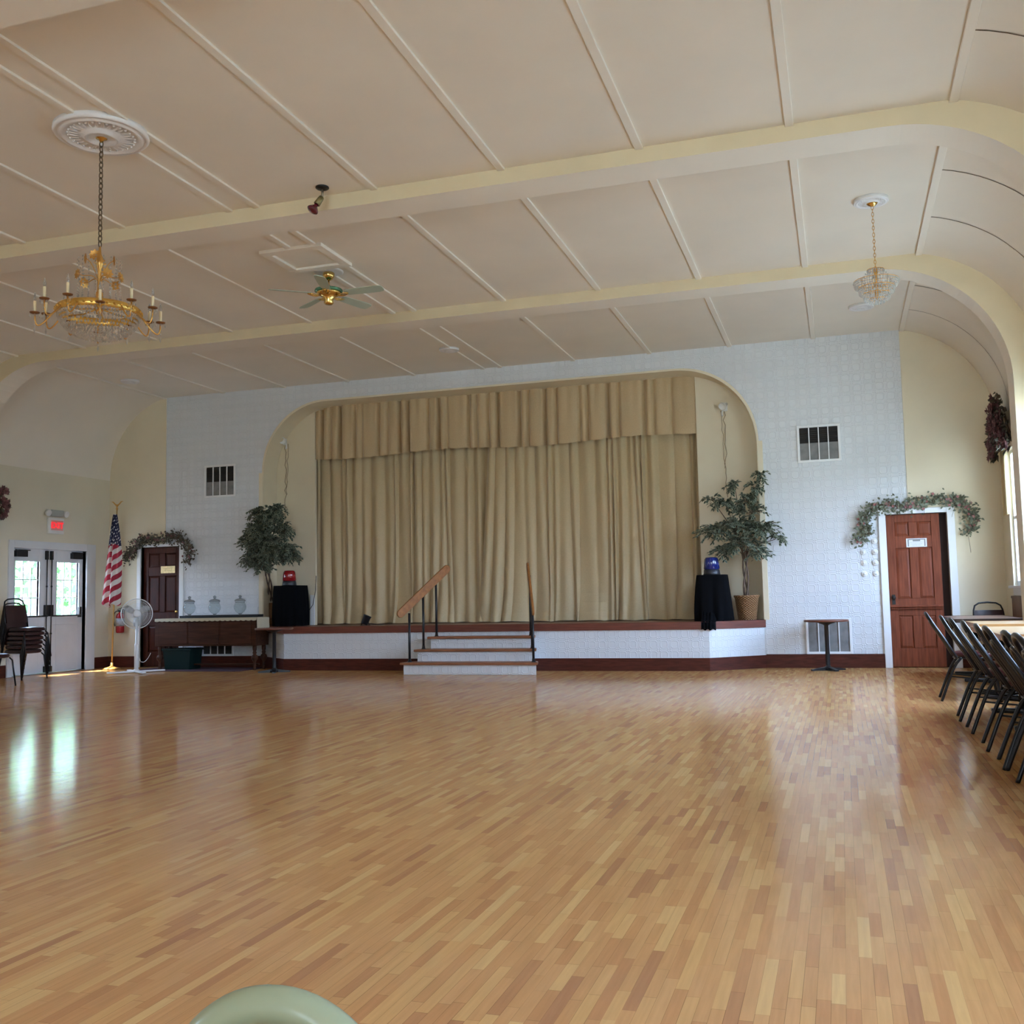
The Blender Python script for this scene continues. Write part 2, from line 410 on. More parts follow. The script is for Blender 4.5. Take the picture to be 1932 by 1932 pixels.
# arch lining and the plain side walls set back behind it
ae = .008
pts = [(AX0+ae, STZ-.05)] + [(AX0+AR-(AR-ae)*cos(pi/2*i/24), AZ+(AR-ae)*sin(pi/2*i/24)) for i in range(0, 25)]
rp = [(AX1+AX0-x, z) for x, z in pts]
outl = pts + list(reversed(rp))
m = MB(); m.strip([(x, D-.015, z) for x, z in reversed(outl)], [(x, 16.30, z) for x, z in reversed(outl)], False)
o3 = [(x+(-.03 if x < XC else .03), z+.03) for x, z in outl]
m.strip([(x, D-.015, z) for x, z in outl], [(x, D-.015, z) for x, z in o3])
struct(m.build('trim_arch', M_CREAM))
m = MB(); m.box(-10.1, -8.71, 16.0, 16.06, STZ, 5); m.box(-2.045, -.5, 16.0, 16.06, STZ, 5)
m.box(-10.1, -10.0, D+.14, 17.2, 0, 5); m.box(-.6, -.5, D+.14, 17.2, 0, 5); m.box(-10.1, -.5, 17.1, 17.2, 0, 5); m.box(-10.1, -.5, D+.14, 17.2, 4.9, 5)
struct(m.build('wall_stage', M_CREAM))
m = MB(); m.box(-8.80, -8.72, 15.97, 16.0, STZ, 1.22); struct(m.build('trim_stage', M_TRIM))
m = MB(); m.box(AX0-.075, AX0, D-.03, D, STZ, AZ+.02); m.box(AX1, AX1+.075, D-.03, D, STZ, AZ+.02)
struct(m.build('trim_jamb', M_CREAM))
m = MB(); m.box(DL[0]-.2, DL[1]+.2, D+.14, D+.2, -.02, 2.5); m.box(DR[0]-.2, DR[1]+.2, D+.14, D+.2, -.02, 2.5); m.box(XL-.2, XR+.2, D+.14, D+.18, -.05, .05); struct(m.build('light_blocker', M_VD))  # added panels behind the doors that block outside light leaking in
# thin horizontal and vertical cover strips on the cream ends
m = MB(); m.box(1.01, XR, D-.006, D, 2.455, 2.475); m.box(XL, FL_L, D-.006, D, 2.455, 2.475); m.box(.955, .975, D-.012, D, 2.24, H-.02); m.box(FL_L-.02, FL_L, D-.012, D, 2.24, H-.02)
struct(m.build('trim_strip', M_CREAM))

# ---- ceiling ribs
def rib_poly():
    inner = arc(.5, 3.33, 1.37, 0, pi/2, 20)            # right side, going up to the flat
    r = [(1.87, 0)] + inner
    l = [(2*XC-x, z) for x, z in r]
    return l + list(reversed(r))
RP = rib_poly()
for k, (ya, yb) in enumerate(RIBY):
    m = MB(); n = len(RP)
    # outer line hidden inside walls / ceiling
    out = []
    for (x, z) in RP:
        if z >= 4.69: out.append((x, H+.03))
        elif z <= 3.33: out.append((XR+.03 if x > XC else XL-.03, z))
        else:
            cx = .691 if x > XC else 2*XC-.691
            dx, dz = x-(.5 if x > XC else 2*XC-.5), z-3.33; q = sqrt(dx*dx+dz*dz); out.append((cx+dx/q*1.52, 3.387+dz/q*1.50))
    m.strip([(x, ya, z) for x, z in RP], [(x, ya, z) for x, z in out])
    m.strip([(x, yb, z) for x, z in out], [(x, yb, z) for x, z in RP])
    m.strip([(x, yb, z) for x, z in RP], [(x, ya, z) for x, z in RP], False, 1)
    struct(m.build('ceiling_beam', [M_RIB, M_CEIL]))

# ---- battens over the ceiling joints
BX = [.988-1.22*k for k in range(6)] + [FL_L-.033+1.22*k for k in range(6)]
edges = [(12.45, D), (8.68, 12.05), (4.91, 8.28), (1.14, 4.51), (-2.63, .74)]
tn = 0
def batten(x, ya, yb):
    global tn; tn += 1; w = .034; zz = H+.004
    if x > FL_R or x < FL_L: zz = H-.004
    m = MB(); m.prism([(x-w, ya, zz), (x-w, ya, zz-.020), (x-w+.003, ya, zz-.023), (x+w-.003, ya, zz-.023), (x+w, ya, zz-.020), (x+w, ya, zz)], (0, yb-ya, 0))
    struct(m.build('trim_%d' % tn, M_CEIL))
for (ya, yb) in edges:
    for x in BX:
        if ya == 8.68 and -5.75 < x < -5.0:
            batten(x, ya, 9.36); batten(x, 10.10, yb)
        else: batten(x, ya, yb)
# attic hatch frame
hf = thing('ceiling_hatch', 'square framed attic hatch in the ceiling above the paddle fan', 'hatch', (-5.39, 9.73, H))
m = MB(); w = .10
for (a, b, c, d) in ((-.37, .37, -.36, -.26), (-.37, .37, .26, .36), (-.37, -.27, -.26, .26), (.27, .37, -.26, .26)): m.box(a, b, c, d, -.035, .005)
m.build('frame', M_CEIL, hf, bevel=.004)
MB().box(-.27, .27, -.26, .26, -.008, .005).build('panel', M_CEIL, hf)

# ---- baseboards
def base(name, x0, x1, y0, y1, h=.185): struct(MB().box(x0, x1, y0, y1, 0, h).box(x0, x1, y0+(.006 if y1-y0 < .1 else 0), y1, h, h+.012).build(name, M_BASE))
base('baseboard_back', -11.08, AX0+.02, D-.022, D)
base('baseboard_back', AX1+.01, .547, D-.022, D)
base('baseboard_back', XL, -12.07, D-.022, D)
base('baseboard_back', 1.55, XR, D-.022, D)
base('baseboard_left', XL, XL+.022, 15.21, D-.03)
base('baseboard_left', XL, XL+.022, 12.44, 13.17)
base('baseboard_right', XR-.022, XR, 12.44, D-.03)

# ------------------------------------------------------------------ stage
SF = 14.9; SXL, SXR = -8.69, -1.83
FP = [(AX0+.002, D-.002), (SXL, SF), (SXR, SF), (AX1-.002, D-.002)]
def offs(p, d):      # push the apron outline outwards
    out = []
    for i, (x, y) in enumerate(p):
        out.append((x, y-d) if i in (1, 2) else (x+(-d if i == 0 else d)*.8, y-d*.6))
    return out
stage = thing('stage', 'raised stage with a red-brown wooden edge and white pressed tin front', 'stage', (0, 0, 0))
stage['kind'] = 'structure'
m = MB(); poly = FP + [(AX1-.002, D+.14), (-.62, D+.15), (-.62, 17.08), (-9.98, 17.08), (-9.98, D+.15), (AX0+.002, D+.14)]
m.prism([(x, y, STZ-.02) for x, y in poly], (0, 0, .02))
m.build('stage_floor', mat('worn_stage_boards', (.13,.075,.045), .45, noise=.3, nscale=5, stretch=(.4,6,1)), stage)
F2 = offs(FP, .03)
m = MB(); m.prism([(x, y, .592) for x, y in F2 + [(AX1, D), (AX0, D)]], (0, 0, .1085)); m.build('fascia', M_FASC, stage, bevel=.006)
m = MB(); m.strip([(x, y, .17) for x, y in FP], [(x, y, .60) for x, y in FP]); m.build('front_panel', M_TIN, stage)
F3 = offs(FP, .018)
m = MB(); m.prism([(x, y, 0) for x, y in F3 + [(AX1, D), (AX0, D)]], (0, 0, .185)); m.build('skirting', M_BASE, stage)

M_TREAD = mat('oiled_tread_wood', (.27,.105,.05), .42, spec=.3, noise=.25, nscale=5, stretch=(.5,8,1))
steps = thing('stage_steps', 'three white pressed tin steps with brown wooden treads leading up to the stage', 'steps', (-5.2, 14.4, 0))
yb = SF-14.4-.019
for k, (x0, x1, xb0, xb1, yf) in enumerate(((-6.205, -4.165, -5.985, -4.415, 14.06), (-6.10, -4.265, -5.965, -4.435, 14.34), (-5.995, -4.37, -5.94, -4.445, 14.62))):
    z = .178*(k+1); x0 += 5.2; x1 += 5.2; xb0 += 5.2; xb1 += 5.2; yf -= 14.4; zl = .001 if k == 0 else z-.178; th = .036
    MB().prism([(x0, yf, zl), (x1, yf, zl), (xb1, yb, zl), (xb0, yb, zl)], (0, 0, z-th-zl)).build('riser', M_TIN, steps)
    ye = min(yb, yf+.31); f = (ye-yf)/(yb-yf); xe0, xe1 = x0+(xb0-x0)*f, x1+(xb1-x1)*f
    MB().prism([(x0-.05, yf-.04, z-th), (x1+.035, yf-.04, z-th), (xe1+.035, ye, z-th), (xe0-.05, ye, z-th)], (0, 0, th)).build('tread', M_TREAD, steps, bevel=.01)

M_RAILW = mat('honey_oak_handrail', (.30,.12,.034), .42, spec=.25, noise=.2, nscale=6, stretch=(3,3,3))
def handrail(lab, posts, a, b):
    t = thing('handrail', lab, 'handrail', (posts[0][0], posts[0][1], .178))
    o = Vector(t.location)
    A, B = Vector(a)-o, Vector(b)-o; d = (B-A).normalized(); up = (Vector((0,0,1))-d*d.z).normalized(); sd = d.cross(up)
    w = .062; pr = []
    for i in range(9):
        q = pi/2+pi*i/8; pr.append(A+d*w+d*cos(q)*w+up*sin(q)*w)
    for i in range(9):
        q = -pi/2+pi*i/8; pr.append(B-d*w+d*cos(q)*w+up*sin(q)*w)
    m = MB(); m.prism([p-sd*.016 for p in pr], sd*.032); m.build('rail', M_RAILW, t, bevel=.006)
    for (x, y, z0, z1) in posts:
        p = Vector((x, y, z0))-o; q = Vector((x, y, z1))-o
        m = MB(); m.tube([p, q], .0175, 12); m.lathe([(.034, 0), (.034, .006), (.024, .012), (.02, .05)], p, 16); m.build('post', M_BLACKMET, t)
handrail('oak handrail on three black posts at the left side of the stage steps',
    [(-6.154, 14.17, .178, .90), (-6.045, 14.45, .356, 1.165), (-5.945, 14.73, .534, 1.43)], (-6.29, 14.06, .86), (-5.765, 14.84, 1.60))
handrail('oak handrail seen end-on with black posts at the right side of the stage steps',
    [(-4.235, 14.17, .178, .90), (-4.335, 14.45, .356, 1.165), (-4.435, 14.73, .534, 1.43)], (-4.19, 14.06, .86), (-4.50, 14.84, 1.60))

# ------------------------------------------------------------------ stage curtains
M_CURT = mat('gold_beige_curtain_velvet', (.54,.41,.232), .55, noise=.05, nscale=60, sheen=.3)
M_VAL = mat('gold_beige_valance_velvet', (.53,.385,.215), .5, noise=.05, nscale=60, sheen=.3)
def curtain(name, lab, x0, x1, yb, seed, z0=STZ+.004, z1=4.56, gather=None):
    rnd = random.Random(seed); m = MB(); N = 520; Z = 26
    # pleat positions with uneven widths
    xs = [x0]
    while xs[-1] < x1: xs.append(xs[-1]+rnd.choice((.08, .10, .13, .16, .2, .26)))
    k = (x1-x0)/(xs[-1]-x0); xs = [x0+(p-x0)*k for p in xs]
    amp = [rnd.uniform(.04, .10) for _ in xs]; shp = [rnd.uniform(.7, 1.9) for _ in xs]; flare = [rnd.uniform(-.10, .10) for _ in xs]
    rows = []
    for j in range(Z+1):
        t = j/Z; r = []
        low = max(0, 1-t/.16)                          # near the floor the cloth spreads and lies out
        for i in range(N+1):
            x = x0+(x1-x0)*i/N
            q = min(len(xs)-2, max(0, next((a for a in range(len(xs)-1) if xs[a+1] >= x), len(xs)-2)))
            f = (x-xs[q])/max(1e-6, xs[q+1]-xs[q])
            s = abs(sin(pi*f))**shp[q]
            a = amp[q]*(.75+.25*sin(5*t+q))*(1-.15*low)
            y = yb - a*s - .012*sin(23*x+3*t)
            fl = (flare[q]*(1-f)+flare[min(q+1, len(flare)-1)]*f)*(1-t)**4
            xx = x+fl*.8+.012*sin(2.1*t+q*1.7)
            if gather: xx += gather(x, t)
            y -= .10*low**2*(.5+.5*sin(9*x+seed))
            z = z0+(z1-z0)*t
            if j == 0: z = z0+.012*abs(sin(7*x))
            r.append((xx, y, z))
        rows.append(r)
    for a, b in zip(rows, rows[1:]): m.strip(a, b, True)
    o = m.build(name, M_CURT); return tag(o, lab, 'curtain')
curtain('stage_curtain', 'gold-beige pleated stage curtain filling the left half of the stage opening', -8.86, -5.30, 16.30, 3,
        gather=lambda x, t: .05*max(0, (x+6.3))*(t-1)*.6)
curtain('stage_curtain', 'gold-beige pleated stage curtain filling the right half, its edge overlapping the other', -5.62, -1.90, 16.22, 11,
        gather=lambda x, t: .22*(max(0, (-4.9-x)/.7))**1.5*(1-t)*-.55+.16*(max(0, (-4.9-x)/.7))*(1 if t > 0 else 1)*t*.5)
def valance():
    rnd = random.Random(5); m = MB(); x0, x1 = -8.745, -2.01; N = 640; Z = 12
    xs = [x0]; ws = [.17,.17,.20,.30,.14,.34,.18,.24,.16,.40,.20,.16,.42,.14,.22,.18,.40,.16,.30,.20,.42,.14,.36,.18,.44,.16,.30,.44]
    for w in ws: xs.append(xs[-1]+w)
    k = (x1-x0)/(xs[-1]-x0); xs = [x0+(p-x0)*k for p in xs]
    deep = [rnd.choice((.05, .08, .12, .15)) for _ in xs]
    rows = []
    for j in range(Z+1):
        t = j/Z; r = []
        for i in range(N+1):
            x = x0+(x1-x0)*i/N
            q = next((a for a in range(len(xs)-1) if xs[a+1] >= x), len(xs)-2)
            f = (x-xs[q])/(xs[q+1]-xs[q])
            y = 16.02
            c = min(f, 1-f); dd = deep[q] if f < .5 else deep[min(q+1, len(deep)-1)]
            y += dd*(.6+.4*(1-t))*math.exp(-(c*(xs[q+1]-xs[q])/.028)**2)          # tucked pleat between two flat faces
            y -= .022*sin(pi*f)*(1.2-t) + .006*sin(40*x)*(t)
            zb = 3.60+.028*sin(1.9*x+1)+.007*cos(pi*2*f)
            r.append((x, y, zb+(4.57-zb)*t))
        rows.append(r)
    for a, b in zip(rows, rows[1:]): m.strip(a, b, True)
    tag(m.build('curtain_valance', M_VAL), 'short pleated gold-beige valance across the top of the stage curtains', 'valance')
valance()

# ------------------------------------------------------------------ doors
def panel_door(name, x0, x1, h, mt, lays, ledge=None):
    w = x1-x0; t = struct(bpy.data.objects.new(name, None)); COL.objects.link(t); t.location = (x0, D+.07, 0)
    st = .115
    m = MB(); m.box(.004, w-.004, .012, .045, .008, h-.004)                     # core
    m.box(.004, st, -.012, .012, .008, h-.004); m.box(w-st, w-.004, -.012, .012, .008, h-.004)
    zs = [0.008]
    mid = w/2
    prev = .008
    for (a, b) in lays:
        m.box(st, w-st, -.012, .012, prev, a); prev = b
        m.box(mid-.055, mid+.055, -.012, .012, a, b)
    m.box(st, w-st, -.012, .012, prev, h-.004)
    m.build('leaf', mt, t, bevel=.004)
    for (a, b) in lays:
        for (p, q) in ((st, mid-.055), (mid+.055, w-st)):
            k = MB(); i = .035
            k.add([(p, .011, a), (q, .011, a), (q, .011, b), (p, .011, b), (p+i, -.002, a+i), (q-i, -.002, a+i), (q-i, -.002, b-i), (p+i, -.002, b-i)],
                  [(0,1,5,4), (1,2,6,5), (2,3,7,6), (3,0,4,7), (4,5,6,7)])
            k.build('raised_panel', mt, t)
    if ledge:
        MB().box(.01, w-.01, -.085, -.012, ledge-.014, ledge+.012).box(.02, w-.02, -.05, -.012, ledge-.045, ledge-.014).build('shelf_ledge', mt, t, bevel=.005)
    return t, w
def casing(t, x0, x1, h, cl, crr, top, proud=.03):
    ox, oy = t.location.x, t.location.y
    m = MB(); m.box(x0-cl-ox, x0-ox, D-proud-oy, D+.10-oy, 0, h+top); m.box(x1-ox, x1+crr-ox, D-proud-oy, D+.10-oy, 0, h+top)
    m.box(x0-ox, x1-ox, D-proud-oy, D+.10-oy, h, h+top)
    m.build('casing', M_TRIM, t, bevel=.004)
d3, w3 = panel_door('door_3', DR[0], 1.362, DR[2], M_REDDOOR, [(.27, .73), (.97, 1.69), (1.86, 2.06)], .865)
casing(d3, DR[0], DR[1], DR[2], .098, .10, .075)
MB().box(1.364-DR[0], DR[1]-DR[0]+.01, .05, .07, 0, DR[2]).build('jamb_shadow_strip', mat('jamb_shadow_dark', (.02,.006,.004), .7), d3)  # near-black colour stands in for the shadow in the gap beside the leaf
m = MB(); m.lathe([(.0, .03), (.012, .028), (.014, 0)], (.06, -.013, .96), 12, axis=(0,-1,0)); m.obox((.06, -.015, .96), (.022, 0, 0), (0, .003, 0), (0, 0, .07))
m.lathe([(.010, 0), (.010, .03), (.026, .04), (.028, .055), (.018, .066), (0, .067)], (.06, -.016, .99), 16, axis=(0,-1,0))
m.build('door_handle', M_DARKMET, d3)
d2, w2 = panel_door('door_2', DL[0], DL[1], DL[2], M_DARKDOOR, [(.27, .73), (.97, 1.62), (1.78, 2.03)])
casing(d2, DL[0], DL[1], DL[2], .075, .085, .05)
m = MB(); m.lathe([(.010, 0), (.010, .03), (.026, .04), (.028, .055), (.018, .066), (0, .067)], (.74, -.016, .98), 16, axis=(0,-1,0)); m.build('door_handle', M_BRASS, d2)

# signs on the doors
s = thing('door_sign', 'white paper notice with a grey printed border on the reddish brown door', 'sign', (1.045, D+.056, 1.76))
M_PAPER = mat('white_paper', (.80,.80,.80), .7)
MB().box(-.137, .137, -.0035, 0, -.062, .062).build('paper', M_PAPER, s)
m = MB()
for a in ((-.118, .118, .040, .052), (-.118, -.102, -.05, .040), (.102, .118, -.05, .040), (-.05, .05, .020, .040)): m.box(a[0], a[1], -.0045, -.003, a[2], a[3])
m.build('border', mat('grey_print', (.28,.28,.28), .7), s)
m = MB()
for zz, ww in ((.006, .08), (-.016, .072), (-.036, .055)):
    x = -ww
    while x < ww: l = .008+.012*random.random(); m.box(x, min(ww, x+l), -.0042, -.003, zz-.003, zz+.003); x += l+.006
m.build('print_line', mat('faint_print', (.55,.55,.57), .7), s)
s = thing('door_plaque', 'small brass nameplate on the dark brown door behind the pedestal fan', 'sign', (-11.46, D+.056, 1.73))
MB().box(-.15, .15, -.006, 0, -.064, .064).build('plate', mat('brushed_brass_plate', (.62,.45,.22), .35, .7, noise=.25, nscale=30), s, bevel=.003)
m = MB()
for zz, ww in ((.022, .10), (-.012, .075)):
    x = -ww
    while x < ww: l = .010+.014*random.random(); m.box(x, min(ww, x+l), -.0075, -.005, zz-.009, zz+.009); x += l+.008
m.build('engraving', mat('worn_engraving', (.52,.38,.18), .5, .6), s)

# double exit doors in the left wall
DY0, DY1, DHT = 13.29, 14.975, 2.075
M_DOORW = mat('white_door_paint', (.72,.73,.75), .4, noise=.03, nscale=4)
def exit_leaf(name, ya, yb, mid_side):
    """leaf in the wall opening, facing +x; mid_side: +1 when the meeting edge is at larger y"""
    t = struct(bpy.data.objects.new(name, None)); COL.objects.link(t); t.location = (XL-.06, ya, 0)
    w = yb-ya; g0, g1 = (.11, w-.20) if mid_side > 0 else (.20, w-.11)
    gz0, gz1 = .955, 1.865
    m = MB(); m.box(-.045, 0, .003, g0, .015, DHT+.012); m.box(-.045, 0, g1, w-.003, .015, DHT+.012); m.box(-.045, 0, g0, g1, .015, gz0); m.box(-.045, 0, g0, g1, gz1, DHT+.012)
    m.box(0, .006, .12, w-.12, .80, .806)
    m.build('leaf', M_DOORW, t, bevel=.003)
    m = MB(); m.box(-.05, .012, g0-.02, g0, gz0-.02, gz1+.02); m.box(-.05, .012, g1, g1+.02, gz0-.02, gz1+.02); m.box(-.05, .012, g0, g1, gz0-.02, gz0); m.box(-.05, .012, g0, g1, gz1, gz1+.02)
    m.build('glazing_frame', M_DOORW, t)
    m = MB()
    for k in (1, 2):
        y = g0+(g1-g0)*k/3; m.box(-.035, .004, y-.008, y+.008, gz0, gz1)
        z = gz0+(gz1-gz0)*k/3; m.box(-.035, .003, g0, g1, z-.007, z+.007)
    m.build('glazing_bar', M_DOORW, t)
    MB().box(-.022, -.018, g0, g1, gz0, gz1).build('pane', M_PANE, t)
    ym = w-.055 if mid_side > 0 else .055
    m = MB(); m.tube([(.035, ym, .03), (.035, ym, 2.02)], .009, 8)
    for z in (.30, .66, 1.45): m.tube([(.035, ym, z-.012), (.035, ym, z+.012)], .016, 8)
    m.build('vertical_rod', M_BLACKMET, t)
    m = MB(); m.box(.0, .055, ym-.034, ym+.034, .95, 1.14); m.box(.002, .05, ym-.026, ym+.026, .02, .12); m.box(.002, .05, ym-.022, ym+.022, 1.90, 2.05); m.build('latch_case', M_DARKMET, t, bevel=.006)
    hs = .10 if mid_side > 0 else w-.10
    m = MB(); m.tube([(.06, ym, .955), (.06, hs, .955)], .013, 10); m.build('push_bar', M_BLACKMET, t)
    m = MB(); m.box(.0, .05, hs-.026, hs+.026, .92, 1.10); m.build('hinge_case', M_DARKMET, t, bevel=.006)
    yc = .20 if mid_side > 0 else w-.20
    m = MB(); m.box(0, .07, yc-.12, yc+.12, 1.93, 2.03); m.box(.01, .05, yc-.10, yc+.20, 2.035, 2.05); m.build('door_closer', mat('closer_black', (.015,.013,.013), .4), t, bevel=.005)
ymid = (DY0+DY1)/2
exit_leaf('door_1', DY0, ymid, 1); exit_leaf('door_1', ymid, DY1, -1)
m = MB(); m.box(XL-.2, XL+.03, DY0-.10, DY0, 0, DHT+.12); m.box(XL-.2, XL+.03, DY1, DY1+.22, 0, DHT+.12); m.box(XL-.055, XL+.03, DY0, DY1, DHT-.005, DHT+.12); m.box(XL-.2, XL-.11, DY0, DY1, DHT-.03, DHT+.12)
struct(m.build('trim_exit', M_DOORW, bevel=.006))
m = MB(); m.box(XL-.18, XL+.01, DY0, DY1, 0, .012); struct(m.build('trim_threshold', mat('alu_threshold', (.5,.5,.5), .35, .8)))
hb = MB(); hb.tube([(XL+.0, DY1-.08, .955), (XL+.04, DY1-.08, .94), (XL+.045, DY1-.02, .60), (XL+.03, DY1+.06, .50)], .006, 6)

# ------------------------------------------------------------------ windows
def window(name, X, out, a, b, z0, z1):
    t = struct(bpy.data.objects.new(name, None)); COL.objects.link(t); t.location = (X, (a+b)/2, z0)
    w = (b-a)/2; h = z1-z0; s = out
    def bx(m, p, q, *r): m.box(min(p*s, q*s), max(p*s, q*s), *r)
    m = MB(); bx(m, -.025, 0, -w-.11, -w, -.03, h+.11); bx(m, -.025, 0, w, w+.11, -.03, h+.11); bx(m, -.025, 0, -w, w, h, h+.11)
    m.build('casing', M_CREAM, t, bevel=.004)
    m = MB(); bx(m, -.075, .06, -w-.13, w+.13, -.035, 0); bx(m, -.02, 0, -w-.11, w+.11, -.13, -.035); m.build('window_sill', M_TRIM, t, bevel=.004)
    m = MB()
    bx(m, .02, .06, -w, -w+.045, 0, h); bx(m, .02, .06, w-.045, w, 0, h); bx(m, .02, .06, -w+.045, w-.045, 0, .06); bx(m, .02, .06, -w+.045, w-.045, h-.045, h); bx(m, .022, .06, -w+.045, w-.045, h/2-.02, h/2+.02)
    if b-a > 2.2:
        for q in (-w/3, w/3): bx(m, .02, .06, q-.03, q+.03, .06, h-.045)
    m.build('window_frame', M_TRIM, t)
    m = MB(); bx(m, .038, .042, -w+.045, w-.045, .06, h-.045); m.build('pane', M_PANE, t)
    return t
m = MB(); rows = []
for z in (2.06, 2.4, 2.8, 3.04): rows.append([(XR-.045-.018*sin(i*1.9), 14.60+.40*i/24, z+(.012*sin(i*.7) if z < 2.1 else 0)) for i in range(25)])
for a, b in zip(rows, rows[1:]): m.strip(a, b, True)
def sheer():
    m_ = bpy.data.materials.new('cream_window_drape'); m_.use_nodes = True; nt = m_.node_tree; b_ = nt.nodes['Principled BSDF']; o_ = nt.nodes['Material Output']
    b_.inputs['Base Color'].default_value = (.72,.60,.36,1); b_.inputs['Roughness'].default_value = .8
    t_ = nd(nt, 'ShaderNodeBsdfTranslucent'); t_.inputs[0].default_value = (.75,.62,.36,1); x_ = nd(nt, 'ShaderNodeMixShader'); x_.inputs[0].default_value = .45
    nt.links.new(b_.outputs[0], x_.inputs[1]); nt.links.new(t_.outputs[0], x_.inputs[2]); nt.links.new(x_.outputs[0], o_.inputs[0]); return m_
tag(m.build('window_drape', sheer()), 'short cream drape hanging at the far side of the bright right window', 'curtain')
struct(MB().box(XR-.022, XR, 12.45, 15.02, .20, .985).box(XR-.03, XR, 12.45, 15.03, .955, .985).build('trim_wainscot', mat('brown_wainscot', (.16,.065,.03), .45, noise=.25, nscale=5)))
wn = 0
for a, b in RW: wn += 1; window('window_%d' % wn, XR, 1, a, b, WZ0, WT(a))
for a, b in LW: wn += 1; window('window_%d' % wn, XL, -1, a, b, WZ0, WZ1)

# ------------------------------------------------------------------ wall vents
M_VDARK = mat('dark_duct', (.022,.017,.014), .7); M_VGREY = mat('grey_filter_pad', (.21,.205,.20), .8, noise=.2, nscale=9)
def vent(lab, x0, x1, z0, z1, half):
    t = thing('wall_vent', lab, 'vent', ((x0+x1)/2, D, z0)); w = (x1-x0)/2; h = z1-z0; f = .035
    m = MB(); m.box(-w, w, -.028, 0, 0, f); m.box(-w, w, -.028, 0, h-f, h); m.box(-w, -w+f, -.028, 0, f, h-f); m.box(w-f, w, -.028, 0, f, h-f)
    m.build('frame', M_TRIM, t, bevel=.004)
    for k in (1, 2, 3):
        x = -w+f+(2*w-2*f)*k/4; MB().box(x-.007, x+.007, -.026, -.004, f, h-f).build('bar', M_TRIM, t)
    zm = f+(h-2*f)*half
    m = MB(); m.box(-w+f, w-f, -.006, -.001, f, h-f)
    n = int((h-2*f-(zm-f))/.03)
    for i in range(n):
        z = zm+.012+i*.03
        m.add([(-w+f, -.016, z), (w-f, -.016, z), (w-f, -.006, z+.018), (-w+f, -.006, z+.018)], [(0,1,2,3)])
    m.build('louvre', M_VDARK, t)
    if half > 0: MB().box(-w+f, w-f, -.014, -.006, f, zm).build('filter', M_VGREY, t)
vent('white-framed wall vent, dark above and grey below, high on the right', -.525, .085, 2.985, 3.535, .52)
vent('white-framed wall vent with nearly black openings, high on the left', -10.66, -10.03, 2.97, 3.545, .48)
vent('low white-framed wall vent with grey panes behind the round table', -.52, .115, .197, .705, 1.0)
vent('low white-framed wall vent half hidden under the wooden sideboard', -10.70, -10.06, .197, .70, 0)

# round white rosette knobs beside the right door
M_KNOB = mat('white_knob', (.80,.79,.76), .35)
for i in range(4):
    for j in range(2):
        t = thing('rosette_knob', 'round white rosette on the tin wall beside the reddish door', 'rosette', (.322+.156*j, D-.001, 1.80-.155*i), group='white rosettes beside the reddish door')
        MB().lathe([(.043, 0), (.043, .008), (.034, .016), (.024, .012), (.017, .020), (.010, .026), (0, .027)], (0,0,0), 24, axis=(0,-1,0)).build('disc', M_KNOB, t)

# ------------------------------------------------------------------ ceiling things
M_PLASTER = mat('white_plaster_medallion', (.82,.80,.80), .6, bump=.6, bscale=40)
def medallion(lab, x, y, R, petals=24):
    t = thing('ceiling_medallion', lab, 'ceiling medallion', (x, y, H-.020))
    m = MB(); k = R/.22
    m.lathe([(R*.99, .021), (R*.99, 0), (R, -.008*k), (R*.97, -.016*k), (R*.93, -.018*k), (R*.90, -.012*k), (R*.86, -.022*k), (R*.80, -.024*k), (R*.76, -.014*k), (R*.40, -.020*k), (R*.36, -.03*k), (R*.30, -.032*k), (R*.27, -.024*k), (0, -.026*k)], n=48)
    m.build('disc', M_PLASTER, t)
    m = MB()
    for i in range(petals):
        a = 2*pi*i/petals; d = Vector((cos(a), sin(a), 0))
        m.leaf(d*R*.42+Vector((0,0,-.017*k)), d, (0,0,-1), R*.34, R*.085)
        b = a+pi/petals; m.ball(Vector((cos(b)*R*.69, sin(b)*R*.69, -.016*k)), R*.028, 6)
    m.build('relief', M_PLASTER, t)
    return t
medallion('large white plaster ceiling medallion over the crystal chandelier on the left', -5.415, 6.50, .36, 30)
medallion('white plaster ceiling medallion over the smaller chandelier on the right', .437, 10.20, .162)
medallion('white ring medallion on the ceiling straight above the stage curtains', -5.44, 14.14, .15)
medallion('white medallion on the ceiling just past the smaller chandelier', .415, 14.05, .16)
medallion('white medallion low on the ceiling near the left end wall', -11.13, 14.13, .15)

def crystal():
    m = bpy.data.materials.new('cut_crystal'); m.use_nodes = True; nt = m.node_tree; nt.nodes.clear()
    o = nd(nt, 'ShaderNodeOutputMaterial'); t = nd(nt, 'ShaderNodeBsdfTransparent'); g = nd(nt, 'ShaderNodeBsdfGlossy'); d = nd(nt, 'ShaderNodeBsdfTranslucent')
    g.inputs['Roughness'].default_value = .05; t.inputs[0].default_value = (.985,.985,.98,1); d.inputs[0].default_value = (.95,.94,.92,1)
    a = nd(nt, 'ShaderNodeMixShader'); a.inputs[0].default_value = .22; b = nd(nt, 'ShaderNodeMixShader'); b.inputs[0].default_value = .48
    nt.links.new(t.outputs[0], a.inputs[1]); nt.links.new(g.outputs[0], a.inputs[2]); nt.links.new(a.outputs[0], b.inputs[1]); nt.links.new(d.outputs[0], b.inputs[2]); nt.links.new(b.outputs[0], o.inputs[0])
    return m
M_CRYS = crystal()
M_CANDLE = mat('ivory_candle_sleeve', (.80,.66,.42), .5); M_BULB = mat('clear_bulb_glass', (.9,.9,.9), .05, trans=.8, ior=1.4)
